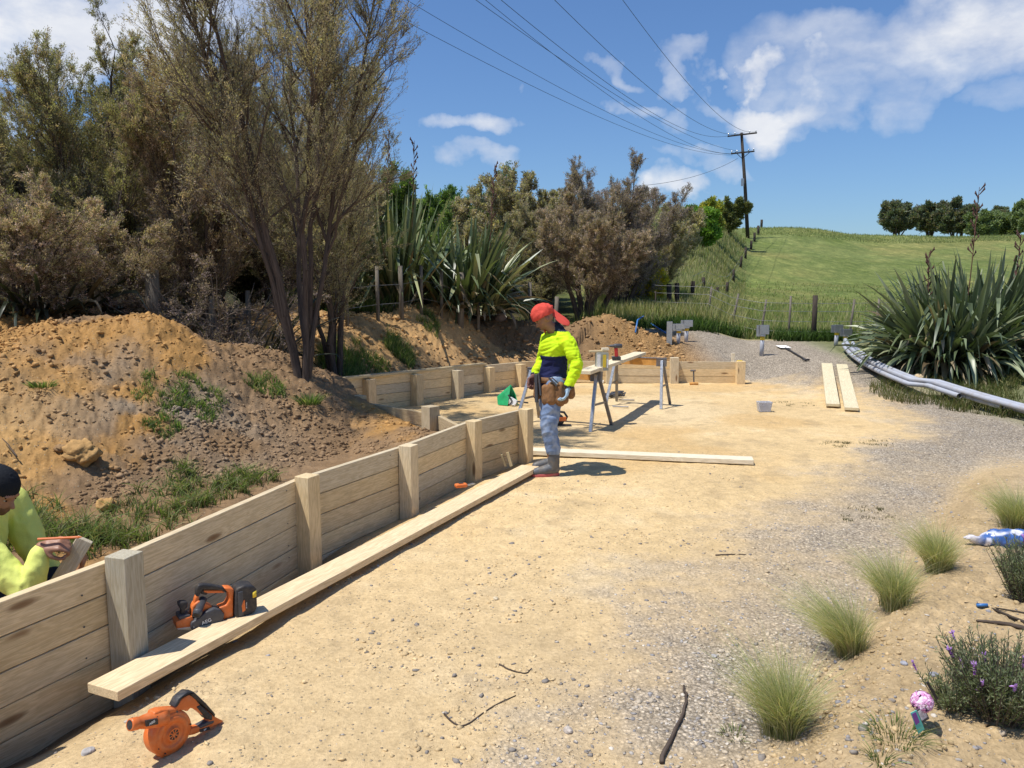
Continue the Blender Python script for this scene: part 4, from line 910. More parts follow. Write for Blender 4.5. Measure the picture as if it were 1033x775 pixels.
mb.lathe(A2, ax, [(.004, .013), (0, .018), (.0, .0205), (.012, .0205), (.013, .023), (.03, .023), (.031, .0195), (ax.length, .020)], 26); mb.build("dust_outlet", M['darkgrey'], t, True)
mb = MB(); mb.lathe(A2 + ax.normalized() * .001, ax, [(0, .0135), (.003, .0135)], 20); mb.build("outlet_shade_disc", M['black'], t)  # the hollow's shade set in as a black plug
text_part(pl, "AEG", *cv(402, 530), .026, .0115, M['white'], sc_, .20, bold=.0003)
text_part(pl, "L", *cv(285, 582), .012, .0112, M['white'], sc_, -.2)
text_part(pl, "BRUSHLESS", *cv(632, 518), .0052, .007, M['white'], t, .15)
tx = text_part(pl, "18V 4.0Ah", *cv(778, 375), .0085, .0150, M['white'], bt, R(88))
# ================================================================== people
def capsule_mesh(bm, p0, r0, p1, r1, n=16):
    p0 = Vector(p0); p1 = Vector(p1); d = p1 - p0; L_ = d.length
    rings = []
    if L_ < 1e-6: d = Vector((0, 0, 1))
    d.normalize(); a = d.orthogonal().normalized(); b = d.cross(a)
    prof = [(-r0 * math.cos(t), r0 * math.sin(t)) for t in (0.0, .4, .8, 1.2)] + [(0, r0), (L_, r1)] + [(L_ + r1 * math.cos(t), r1 * math.sin(t)) for t in (1.2, .8, .4, 0.0)]
    for h, r in prof:
        r = max(r, 1e-4); rings.append([bm.verts.new(p0 + d * h + (a * math.cos(2 * math.pi * k / n) + b * math.sin(2 * math.pi * k / n)) * r) for k in range(n)])
    for i in range(len(rings) - 1):
        for k in range(n): bm.faces.new((rings[i][k], rings[i][(k + 1) % n], rings[i + 1][(k + 1) % n], rings[i + 1][k]))
    bm.faces.new(rings[0][::-1]); bm.faces.new(rings[-1])
def ell_mesh(bm, c, r, rot=None, n=20):
    m = Matrix.Translation(Vector(c)) @ (rot.to_4x4() if rot is not None else Matrix.Identity(4)) @ Matrix.Diagonal((r[0], r[1], r[2], 1))
    bmesh.ops.create_uvsphere(bm, u_segments=n, v_segments=n // 2 + 2, radius=1, matrix=m)
def blob(name, caps, ells, mat, parent, voxel=.012, smooth_n=4, disp=None, colfn=None, cut=None, local=True, shade=True):
    bm = bmesh.new()
    for c in caps: capsule_mesh(bm, *c)
    for e in ells: ell_mesh(bm, *e)
    me = bpy.data.meshes.new(name); bm.to_mesh(me); bm.free()
    o = bpy.data.objects.new(name, me); COL.objects.link(o)
    m = o.modifiers.new("r", 'REMESH'); m.mode = 'VOXEL'; m.voxel_size = voxel; m.adaptivity = 0
    s = o.modifiers.new("s", 'SMOOTH'); s.iterations = smooth_n; s.factor = .6
    dg = bpy.context.evaluated_depsgraph_get(); me2 = bpy.data.meshes.new_from_object(o.evaluated_get(dg)); bpy.data.objects.remove(o)
    n = len(me2.vertices); V = np.zeros(n * 3, np.float32); me2.vertices.foreach_get("co", V); V = V.reshape(-1, 3).astype(float)
    Nn = np.zeros(n * 3, np.float32); me2.vertex_normals.foreach_get("vector", Nn); Nn = Nn.reshape(-1, 3)
    if disp is not None:
        V = V + Nn * disp(V)[:, None]; me2.vertices.foreach_set("co", V.astype(np.float32).ravel())
    if cut is not None:   # remove faces where cut(V) true
        kill = cut(V); bm = bmesh.new(); bm.from_mesh(me2); bm.verts.ensure_lookup_table(); bmesh.ops.delete(bm, geom=[bm.verts[i] for i in np.nonzero(kill)[0]], context='VERTS'); bm.to_mesh(me2); bm.free()
        n = len(me2.vertices); V = np.zeros(n * 3, np.float32); me2.vertices.foreach_get("co", V); V = V.reshape(-1, 3).astype(float)
    C = colfn(V) if colfn is not None else np.ones((n, 3))
    a = me2.color_attributes.new("col", 'FLOAT_COLOR', 'POINT'); a.data.foreach_set("color", np.hstack([C, np.ones((n, 1))]).astype(np.float32).ravel())
    me2.materials.clear(); me2.polygons.foreach_set("use_smooth", [True] * len(me2.polygons)); me2.update()
    ob = mesh_obj(name, me2, mat, parent, world=not local)
    return ob
def folds(V, f=9, amp=.01, seed=0, ax=(1, 1, .5)):
    a = V[:, 0] * ax[0] + V[:, 1] * .7; b = V[:, 2] * ax[2] + V[:, 1] * ax[1] * .6
    n = fbm(a, b, f, 3, seed); return amp * (1 - np.abs(n) * 3.0)
M['skin'] = plain("skin", (.25, .125, .075), .5, 0, .12, 40, .05, .4, attr=True)
M['cloth'] = plain("cloth", (1, 1, 1), .85, 0, .10, 160, .25, .15, attr=True)
M['hivis'] = plain("hi vis fabric", (1, 1, 1), .75, 0, .05, 160, .2, .15, attr=True)
M['leather'] = plain("tan leather", (.25, .125, .05), .65, 0, .25, 22, .3, .3, dirt=((.08, .05, .03), 14, .5))
M['rubber'] = plain("grey gumboot rubber", (.105, .11, .118), .5, 0, .12, 30, .1, .4, dirt=((.30, .23, .14), 12, .45))
M['sole'] = plain("red sole", (.52, .12, .11), .6, 0, .15, 30, .1, .3, dirt=((.4, .3, .2), 12, .4))
M['glove'] = plain("work glove", (1, 1, 1), .7, 0, .2, 60, .2, .2, attr=True)

def hand_caps(wr, dirv, palm_n, side, s=1.0, curl=.9, thumb=.6):
    """palm + five fingers as capsules. wr wrist, dirv pointing to the knuckles, palm_n normal out of the palm, side = +1/-1 thumb side"""
    wr = Vector(wr); d = Vector(dirv).normalized(); pn = Vector(palm_n); pn = (pn - d * pn.dot(d)).normalized(); sd = d.cross(pn) * side
    caps = []; Lp = .085 * s
    for k in range(4):
        o = sd * (.030 - .020 * k) * s
        caps.append((wr + o * .55 + d * .01 * s, .015 * s, wr + d * Lp + o, .0115 * s))
    lens = [(.042, .026, .020), (.046, .029, .021), (.043, .027, .020), (.033, .021, .018)]
    for k in range(4):
        o = sd * (.0315 - .021 * k) * s; p = wr + d * (Lp + .002 * s) + o; ang = 0; v = d
        cl = curl * (1 + .06 * k)
        for j, l in enumerate(lens[k]):
            ang += cl * (.75 if j == 0 else 1.0); v = d * math.cos(ang) + pn * math.sin(ang) + sd * (.05 - .035 * k)
            v.normalize(); q = p + v * l * s; r0 = (.0098 - .0009 * j - (.0008 if k == 3 else 0)) * s; caps.append((p, r0, q, r0 * .92)); p = q
    b = wr + d * .022 * s + sd * .022 * s
    v1 = (d * .55 + sd * .75 + pn * .45 * thumb).normalized(); q = b + v1 * .042 * s; caps.append((b, .015 * s, q, .0115 * s))
    v2 = (d * .85 + sd * .1 + pn * .8 * thumb).normalized(); q2 = q + v2 * .032 * s; caps.append((q, .011 * s, q2, .0102 * s)); v3 = (d * .9 - sd * .2 + pn * .7 * thumb).normalized(); caps.append((q2, .0100 * s, q2 + v3 * .024 * s, .0085 * s))
    return caps

def head_parts(c, fwd, up, s=1.0):
    """returns caps, ells for the skull and face around head centre c (centre of cranium)"""
    c = Vector(c); f = Vector(fwd).normalized(); u = Vector(up); u = (u - f * u.dot(f)).normalized(); l = u.cross(f)
    Rm = Matrix((f, l, u)).transposed()
    E = [(c + u * .012 * s, (.100 * s, .076 * s, .098 * s), Rm), (c + f * .030 * s - u * .045 * s, (.068 * s, .060 * s, .070 * s), Rm), (c + f * .052 * s - u * .088 * s, (.038 * s, .036 * s, .026 * s), Rm)]
    P = [(c + f * .094 * s - u * .012 * s, .009 * s, c + f * .113 * s - u * .046 * s, .0105 * s),        # nose
         (c + f * .088 * s + l * .035 * s + u * .008 * s, .012 * s, c + f * .093 * s + l * .010 * s + u * .010 * s, .012 * s), (c + f * .088 * s - l * .035 * s + u * .008 * s, .012 * s, c + f * .093 * s - l * .010 * s + u * .010 * s, .012 * s),  # brow
         (c + f * .090 * s + l * .018 * s - u * .071 * s, .0065 * s, c + f * .090 * s - l * .018 * s - u * .071 * s, .0065 * s), (c + f * .086 * s + l * .015 * s - u * .080 * s, .0075 * s, c + f * .086 * s - l * .015 * s - u * .080 * s, .0075 * s),  # lips
         (c + f * .060 * s + l * .042 * s - u * .035 * s, .020 * s, c + f * .045 * s + l * .045 * s - u * .02 * s, .022 * s), (c + f * .060 * s - l * .042 * s - u * .035 * s, .020 * s, c + f * .045 * s - l * .045 * s - u * .02 * s, .022 * s)]
    for q in (1, -1):  # ears
        E.append((c - f * .004 * s + l * q * .078 * s - u * .022 * s, (.019 * s, .009 * s, .031 * s), Rm @ Matrix.Rotation(.25 * q, 3, 'Z')))
    return P, E, f, u, l

def eyes(parent, c, f, u, l, s=1.0):
    for q in (1, -1):
        e = c + f * .083 * s + l * q * .031 * s - u * .012 * s
        mb = MB(); mb.lathe(e - f * .003, f, [(-.004, .009), (.003, .0075), (.006, .004), (.007, .001)], 14, (.40, .36, .33)); eo = mb.build("eye", M['cloth'], parent, True)
        mb = MB(); mb.lathe(e + f * .0065, f, [(0, .0055), (.0022, .004)], 12, (.02, .012, .01)); mb.build("pupil", M['cloth'], eo, True)
        mb = MB(); mb.tube([e + u * .018 + l * q * .016 + f * .006, e + u * .023 + f * .012, e + u * .020 - l * q * .013 + f * .010], .0035, 6, (.015, .01, .008)); mb.build("eyebrow", M['cloth'], parent, True)

class LocalParent:
    pass
# ---------------------------------------------------------------- standing worker: built in his own frame (faces -X), then turned and placed
wp = at_z(553, 477, 0.0)
W = thing("person", "standing worker in a yellow and navy long sleeved shirt with a red bandana looking down", "person", (0, 0, 0))
fw = Vector((-1, 0, -.62)).normalized(); hc = Vector((-.055, -.01, 1.565))
P_, E_, f_, u_, l_ = head_parts(hc, fw, Vector((-.6, 0, 1)))
Lw = Vector((.125, -.265, .905)); Rw = Vector((-.10, .20, .955))
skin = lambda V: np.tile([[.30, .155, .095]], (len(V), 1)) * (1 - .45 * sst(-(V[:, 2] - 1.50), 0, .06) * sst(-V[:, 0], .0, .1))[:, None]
body_caps = P_ + [(hc + Vector((.02, 0, -.06)), .058, (.085, 0, 1.40), .062), ((.085, 0, 1.36), .075, (.07, 0, 1.02), .10), ((.05, 0, 1.0), .105, (.035, 0, .90), .11)]
for sgn, sh, el, wr in ((-1, (.135, -.155, 1.31), (.205, -.262, 1.12), Lw), (1, (.055, .155, 1.31), (.02, .26, 1.11), Rw)):
    body_caps += [(sh, .042, el, .034), (el, .034, wr, .026)]
for sgn, hp, kn, an in ((-1, (.035, -.095, .90), (-.045, -.125, .50), (.012, -.13, .10)), (1, (.035, .095, .90), (.02, .115, .50), (.085, .13, .10))):
    body_caps += [(hp, .085, kn, .058), (kn, .055, an, .042), (an, .04, (an[0] - .13, an[1], .05), .03)]
body_caps += hand_caps(Lw, (-.25, .02, -1), (-.9, .35, .0), 1, 1.0, .55, .8)
body_caps += hand_caps(Rw, (-.45, -.15, -1), (.3, -.9, 0), 1, 1.0, .95, .8)
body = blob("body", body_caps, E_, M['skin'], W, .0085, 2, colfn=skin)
eyes(W, hc, f_, u_, l_)
# bandana: a cap over the skull with knot and tails
cap = blob("bandana", [(hc - f_ * .085 + u_ * .035, .022, hc - f_ * .115 + u_ * .045, .016)], [(hc + u_ * .030, (.122, .096, .106), Matrix((f_, l_, u_)).transposed())], M['cloth'], W, .007, 3,
    disp=lambda V: folds(V, 13, .0065, 5), colfn=lambda V: np.tile([[.66, .085, .06]], (len(V), 1)) * (.88 + .24 * vnoise(V[:, 0] * 70, V[:, 2] * 70 + V[:, 1] * 60, 3))[:, None],
    cut=lambda V: ((V - np.array(hc)) @ np.array(u_) < .012 - .25 * np.clip(-((V - np.array(hc)) @ np.array(f_)), 0, .2)))
cap.modifiers.new("t", 'SOLIDIFY').thickness = .006
k0 = hc - f_ * .105 + u_ * .03
mb = MB()
def cloth_strip(mb, pts, ws, n_ax, col, seed=0):
    V = []; Fc = []; r = np.random.RandomState(seed); nn = 7
    for i, (p, w_) in enumerate(zip(pts, ws)):
        for k in range(nn): a = k / (nn - 1) - .5; V.append(Vector(p) + Vector(n_ax) * w_ * a + Vector((0, 0, .010 * math.sin(k * 2.4 + i * .9) * min(1, i))) + Vector((.006 * math.cos(k * 2.2 + i), 0, 0)))
    for i in range(len(pts) - 1):
        for k in range(nn - 1): Fc.append((i * nn + k, i * nn + k + 1, (i + 1) * nn + k + 1, (i + 1) * nn + k))
    mb.add([tuple(v) for v in V], Fc, col)
cloth_strip(mb, [k0 + Vector(v) for v in [(-.01, 0, .0), (.018, -.02, -.035), (.045, -.045, -.07), (.085, -.07, -.10), (.13, -.09, -.125), (.16, -.10, -.15)]], [.04, .07, .095, .11, .09, .03], (.45, .5, .75), (.60, .08, .06))
tl = mb.build("bandana_tail", M['cloth'], W, True); tl.modifiers.new("t", 'SOLIDIFY').thickness = .005; sb = tl.modifiers.new("s", 'SUBSURF'); sb.levels = sb.render_levels = 1
mb = MB(); cloth_strip(mb, [hc + f_ * .05 - u_ * .10 + Vector(v) for v in [(0, 0, 0), (-.005, -.01, -.025), (.0, -.01, -.05)]], [.035, .05, .012], (.4, 1, 0), (.55, .08, .06)); tb = mb.build("bandana_tie", M['cloth'], W, True); tb.modifiers.new("t", 'SOLIDIFY').thickness = .004
# shirt
def shirtcol(V):
    nav = (V[:, 2] < 1.19) & (np.abs(V[:, 1]) < .165) & (V[:, 0] < .30)
    arm = (np.abs(V[:, 1] + 0) > .155) 
    torso = ~(((V[:, 1] < -.155)) | (V[:, 1] > .155))
    C = np.tile([[.62, .88, .02]], (len(V), 1)); C[(V[:, 2] < 1.185) & torso & (V[:, 0] < .155)] = [.018, .022, .075]
    C[(V[:, 2] < 1.0) & torso] = [.018, .022, .075]
    cuff = (np.linalg.norm(V - np.array(Lw), axis=1) < .050) | (np.linalg.norm(V - np.array(Rw), axis=1) < .05); C[cuff] = [.02, .025, .07]
    col = (V[:, 2] > 1.425); C[col] = [.02, .03, .05]
    return C * (.93 + .12 * vnoise(V[:, 0] * 30, V[:, 2] * 30 + V[:, 1] * 25, 8))[:, None]
sc_caps = [((.095, -.01, 1.40), .075, (.10, -.02, 1.35), .10), ((.10, 0, 1.34), .105, (.085, 0, 1.20), .128), ((.085, 0, 1.2), .135, (.055, 0, .99), .138), ((.055, 0, 1.02), .138, (.05, 0, .93), .140),
           ((.115, -.10, 1.36), .080, (.145, -.18, 1.30), .068), ((.145, -.18, 1.30), .068, (.205, -.262, 1.12), .056), ((.205, -.262, 1.12), .058, (.165, -.266, 1.0), .050), ((.165, -.266, 1.0), .050, (.128, -.266, .925), .040),
           ((.06, .12, 1.36), .085, (.05, .20, 1.30), .078), ((.05, .2, 1.3), .074, (.015, .262, 1.11), .060), ((.015, .262, 1.11), .060, (-.085, .208, .975), .040),
           ((.085, -.01, 1.43), .066, (.07, -.01, 1.45), .062)]
blob("shirt", sc_caps, [((.04, 0, 1.25), (.13, .155, .16), None)], M['hivis'], W, .009, 3, disp=lambda V: folds(V, 7, .009, 12, (1, 1, .8)) * (V[:, 2] < 1.38) + folds(V, 15, .006, 13, (1, 1, 1.6)), colfn=shirtcol)
# jeans
def jeancol(V):
    b = np.tile([[.17, .235, .37]], (len(V), 1)); n = vnoise(V[:, 0] * 22, V[:, 2] * 16 + V[:, 1] * 20, 4); m = vnoise(V[:, 0] * 60 + 3, V[:, 2] * 40 + V[:, 1] * 30, 6)
    w_ = .5 * sst(n * .6 + m * .4, .3, .85); return b * (1 - w_[:, None] * .85) + np.array([[.50, .56, .64]]) * w_[:, None] * .85
jc = []
for hp, kn, an in (((.04, -.09, .90), (-.035, -.125, .50), (.005, -.13, .30)), ((.04, .09, .90), (.03, .115, .50), (.075, .128, .30))):
    jc += [(hp, .108, kn, .080), (kn, .080, an, .066), (an, .070, (an[0] + .002, an[1], .262), .070)]
blob("jeans", jc + [((.05, 0, .92), .112, (.045, 0, .86), .13)], [], M['cloth'], W, .009, 2, disp=lambda V: folds(V, 6, .011, 31, (1, 1, 1.3)) * sst(-V[:, 2], -.85, -.6) + folds(V, 16, .003, 32), colfn=jeancol)
# gumboots
for i, (ax_, ay, tw) in enumerate([(.008, -.13, 0), (.08, .13, 0)]):
    bt = blob("gumboot", [((ax_ + .005, ay, .25), .060, (ax_ + .01, ay, .10), .056), ((ax_ + .02, ay, .075), .052, (ax_ - .05, ay, .07), .05), ((ax_ - .05, ay, .07), .050, (ax_ - .15, ay, .052), .043), ((ax_ - .15, ay, .05), .043, (ax_ - .175, ay, .048), .038)], [], M['rubber'], W, .007, 2, disp=lambda V: folds(V, 14, .003, 40 + i), cut=lambda V: V[:, 2] < .022)
    mb = MB(); pts = []
    for k in range(28):
        a = 2 * math.pi * k / 28; x = math.cos(a); y = math.sin(a); xx = ax_ - .075 + (.143 * x); yy = ay + y * (.047 + .006 * (-x)) * (1 - .12 * (1 + x) * .5); pts.append((xx, yy))
    V = [(x, y, z) for z in (.001, .034) for x, y in pts]; mb.add(V, [tuple(range(28))[::-1], tuple(range(28, 56))] + [(k, (k + 1) % 28, 28 + (k + 1) % 28, 28 + k) for k in range(28)])
    mb.build("sole", M['sole'], bt, True, bevel=.006)
# gloves
gl = lambda base: (lambda V: np.tile([base], (len(V), 1)) * (.7 + .6 * vnoise(V[:, 0] * 90, V[:, 2] * 90 + V[:, 1] * 70, 8))[:, None])
fat = lambda cs, k: [(a, r * k, b, q * k) for a, r, b, q in cs]
blob("glove", fat(hand_caps(Lw, (-.25, .02, -1), (-.9, .35, .0), 1, 1.05, .55, .8), 1.22) + [((.128, -.266, .925), .036, Lw, .034)], [], M['glove'], W, .005, 1, colfn=gl([.36, .50, .62]))
blob("glove", fat(hand_caps(Rw, (-.45, -.15, -1), (.3, -.9, 0), 1, 1.05, .95, .8), 1.22) + [((-.085, .208, .975), .036, Rw, .034)], [], M['glove'], W, .005, 1, colfn=gl([.17, .085, .07]))
# tool belt with pouches
mb = MB(); ring = [(.05 + .158 * math.cos(a), .158 * math.sin(a), .945 + .006 * math.sin(a * 2)) for a in np.linspace(0, 2 * math.pi, 33)]
V = []; Fc = []
for (x, y, z) in ring[:-1]:
    for dz, k in ((-.028, 1.0), (.028, 1.0), (.028, 1.04), (-.028, 1.04)): V.append((.05 + (x - .05) * k, y * k, z + dz))
for i in range(32):
    j = (i + 1) % 32
    for k in range(4): Fc.append((4 * i + k, 4 * i + (k + 1) % 4, 4 * j + (k + 1) % 4, 4 * j + k))
mb.add(V, Fc); belt = mb.build("tool_belt", M['leather'], W, True)
blob("pouch", [((-.02, -.165, .90), .040, (-.02, -.168, .76), .050), ((.06, -.180, .90), .042, (.06, -.182, .75), .052), ((.11, -.17, .88), .03, (.11, -.17, .76), .04), ((-.07, -.12, .88), .035, (-.065, -.125, .75), .042)], [], M['leather'], W, .009, 3, disp=lambda V: folds(V, 20, .004, 51))
blob("pouch", [((.20, -.06, .92), .035, (.21, -.06, .79), .045), ((.21, .02, .9), .035, (.21, .02, .79), .04)], [], M['leather'], W, .010, 3, disp=lambda V: folds(V, 14, .005, 52))
blob("pouch", [((-.10, .06, .90), .035, (-.10, .06, .78), .042)], [], M['leather'], W, .010, 2)
mb = MB(); mb.board((-.12, -.06, 1.02), (-.10, -.075, .80), .03, .02, col=(1, 1, 1)); mb.board((-.13, .0, 1.0), (-.12, .01, .72), .035, .02); mb.build("tool_handles", M['darkgrey'], W, bevel=.004)
mb = MB(); mb.board((-.055, -.185, .985), (.02, -.21, .905), .028, .018, col=(1, 1, 1)); mb.board((-.03, -.20, .99), (.035, -.215, .93), .012, .012); mb.build("tape_measure", M['darkgrey'], W, bevel=.003)
W.location = (wp.x, wp.y, Hs(wp.x, wp.y) + .002); W.rotation_euler = (0, 0, R(14))

# ---------------------------------------------------------------- crouching worker behind the near wall, in world axes
hx = at_y(-4, 494, 3.72)
K = thing("person", "worker in a plain yellow top and black beanie crouching behind the near wall", "person", (hx.x, hx.y, 0))
def kp(dx, dy, z): return Vector((hx.x + dx, hx.y + dy, z))
hc = Vector((hx.x, hx.y, hx.z)); fw = Vector((.90, -.10, -.42)).normalized()
P_, E_, f_, u_, l_ = head_parts(hc, fw, Vector((.35, 0, 1)))
ht = at_y(62, 556, 3.62)                     # writing hand
h2 = at_y(84, 566, 3.68)                     # hand under the timber
sR = kp(-.08, -.17, .735); sL = kp(-.06, .18, .72)
eR = at_y(28, 606, 3.50); eR.z = max(eR.z, .38)
wR = at_y(44, 562, 3.60)
wR = at_y(42, 552, 3.57)
eL = at_y(58, 592, 3.95); wL = at_y(78, 580, 3.74)
gz = Hs(hx.x, hx.y)
caps = P_ + [(hc - f_ * .02 - u_ * .05, .055, kp(-.08, 0, .76), .06), (kp(-.09, 0, .74), .10, kp(-.16, 0, .42), .13), (kp(-.16, 0, .42), .13, kp(-.18, 0, .25), .14),
             (sR, .055, eR, .042), (eR, .040, wR, .028), (sL, .055, eL, .04), (eL, .038, wL, .028)]
for sgn in (-1, 1):
    caps += [(kp(-.18, .10 * sgn, .24), .09, kp(.22, .13 * sgn, .30), .065), (kp(.22, .13 * sgn, .30), .06, kp(.0, .12 * sgn, .0), .045), (kp(.0, .12 * sgn, .0), .04, kp(.15, .13 * sgn, -.03), .035)]
tdir = (at_y(86, 548, 3.60) - wR)
hcR = hand_caps(wR, (.95, .10, .16), (.25, .75, -.7), -1, 1.0, 1.12, 1.2)
hcL = hand_caps(wL, (.5, -.1, .9), (-.8, -.3, .4), 1, 1.0, .7, .8)
caps += hcR + hcL
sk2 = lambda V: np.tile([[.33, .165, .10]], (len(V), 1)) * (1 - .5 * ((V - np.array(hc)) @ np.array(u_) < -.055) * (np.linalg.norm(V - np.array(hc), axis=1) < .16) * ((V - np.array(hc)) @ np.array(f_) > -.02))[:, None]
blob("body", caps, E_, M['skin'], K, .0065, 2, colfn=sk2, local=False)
eyes(K, hc, f_, u_, l_)
bn = blob("beanie", [], [(hc + u_ * .030 - f_ * .006, (.109, .088, .098), Matrix((f_, l_, u_)).transposed())], M['cloth'], K, .006, 2, disp=lambda V: .0012 * np.sin(np.arctan2((V - np.array(hc)) @ np.array(l_), (V - np.array(hc)) @ np.array(f_)) * 60),
    colfn=lambda V: np.tile([[.016, .018, .022]], (len(V), 1)), cut=lambda V: ((V - np.array(hc)) @ np.array(u_) < .006), local=False); bn.modifiers.new("t", 'SOLIDIFY').thickness = .007
sj = [(kp(-.08, 0, .755), .078, kp(-.1, 0, .70), .12), (kp(-.1, 0, .70), .125, kp(-.16, 0, .50), .15), (kp(-.16, 0, .50), .15, kp(-.18, 0, .30), .16),
      (sR + Vector((0, .04, 0)), .088, sR, .08), (sR, .082, eR, .064), (eR, .064, wR * .86 + eR * .14, .040), (sL, .085, eL, .06), (eL, .056, wL * .85 + eL * .15, .042), (kp(-.07, .05, .72), .08, sL, .08)]
yc = lambda V: np.tile([[.76, .80, .20]], (len(V), 1)) * (.93 + .12 * vnoise(V[:, 0] * 30, V[:, 2] * 30 + V[:, 1] * 25, 8))[:, None]
blob("jumper", sj, [], M['hivis'], K, .008, 3, disp=lambda V: folds(V, 6, .008, 61, (1, 1, .8)) + folds(V, 15, .004, 62), colfn=yc, local=False)
tj = []
for sgn in (-1, 1): tj += [(kp(-.18, .10 * sgn, .24), .115, kp(.22, .13 * sgn, .30), .088), (kp(.22, .13 * sgn, .30), .082, kp(.02, .12 * sgn, .04), .065)]
blob("trousers", tj, [], M['cloth'], K, .010, 2, disp=lambda V: folds(V, 8, .01, 64), colfn=lambda V: np.tile([[.018, .019, .024]], (len(V), 1)), local=False)
for sgn in (-1, 1):
    mb = MB(); mb.board(kp(-.10, .12 * sgn, -.005 + gz * .0), kp(.18, .13 * sgn, -.005), .10, .09); mb.build("boot", M['black'], K, True, bevel=.03, seg=4)
# collar shadow built as a dark scarf-like band round the neck
blob("collar_shadow_band", [(hc - u_ * .095 - f_ * .01, .058, kp(-.06, 0, .775), .066)], [], M['cloth'], K, .008, 2, colfn=lambda V: np.tile([[.02, .02, .022]], (len(V), 1)), local=False)
# pencil and timber he is marking
pA = at_y(38, 544, 3.55); pB = at_y(79, 542, 3.58); mb = MB(); mb.tube([pA, pB], .0065, 6); mb.tube([pB, pB + (pB - pA).normalized() * .018], [.0063, .001], 6)
tag(mb.build("carpenter_pencil", M['orange'], None), "orange carpenter's pencil in the crouching worker's fist", "pencil")
tA = at_y(60, 586, 3.62); tB = at_y(86, 544, 3.66); plank("short timber offcut held up by the crouching worker", tA - (tB - tA) * .3, tB, .075, .035, (.60, .52, .38), 'whitewood', up=(.5, -1, .25), cat="offcut")
# ================================================================== vegetation
def quads_mesh(name, P, D, S, Ln, Wd, C, mat):
    """diamond leaves: base P, direction D, side S, length Ln, width Wd"""
    n = len(P); Ln = Ln[:, None]; Wd = Wd[:, None]
    V = np.stack([P, P + D * Ln * .45 + S * Wd * .5, P + D * Ln, P + D * Ln * .45 - S * Wd * .5], 1).reshape(-1, 3)
    Fq = np.arange(n * 4).reshape(n, 4); return raw_mesh(name, V, Fq, np.repeat(C, 4, 0), mat)
def unit(a): return a / np.maximum(np.linalg.norm(a, axis=-1, keepdims=True), 1e-9)
def rand_dirs(r, n): return unit(r.normal(size=(n, 3)))
def tubes_mesh(name, segs, sides, mat):
    """segs: (p0,p1,r0,r1) arrays -> independent tapered prisms"""
    p0, p1, r0, r1 = segs; n = len(p0); d = unit(p1 - p0); ref = np.where(np.abs(d[:, 2:3]) > .9, np.array([[1., 0, 0]]), np.array([[0, 0, 1.]])); a = unit(np.cross(d, ref)); b = np.cross(d, a)
    ang = np.arange(sides) * 2 * math.pi / sides; off = a[:, None] * np.cos(ang)[None, :, None] + b[:, None] * np.sin(ang)[None, :, None]
    V = np.concatenate([p0[:, None] + off * r0[:, None, None], p1[:, None] + off * r1[:, None, None]], 1).reshape(-1, 3)
    k = np.arange(sides); k2 = (k + 1) % sides; Fq = np.stack([k, k2, k2 + sides, k + sides], -1)[None] + (np.arange(n) * 2 * sides)[:, None, None]
    me = raw_mesh(name, V, Fq.reshape(-1, 4), None, mat, True)
    L_ = np.linalg.norm(p1 - p0, axis=1); g = np.zeros((n, 2 * sides, 3)); of = np.random.RandomState(1).rand(n) * 20
    g[:, :, 0] = of[:, None]; g[:, sides:, 0] += L_[:, None]; g[:, :, 1] = np.tile(np.cos(ang) * .03, 2)[None]; g[:, :, 2] = np.tile(np.sin(ang) * .03, 2)[None]
    at = me.attributes.new("gc", 'FLOAT_VECTOR', 'POINT'); at.data.foreach_set("vector", g.astype(np.float32).ravel()); return me

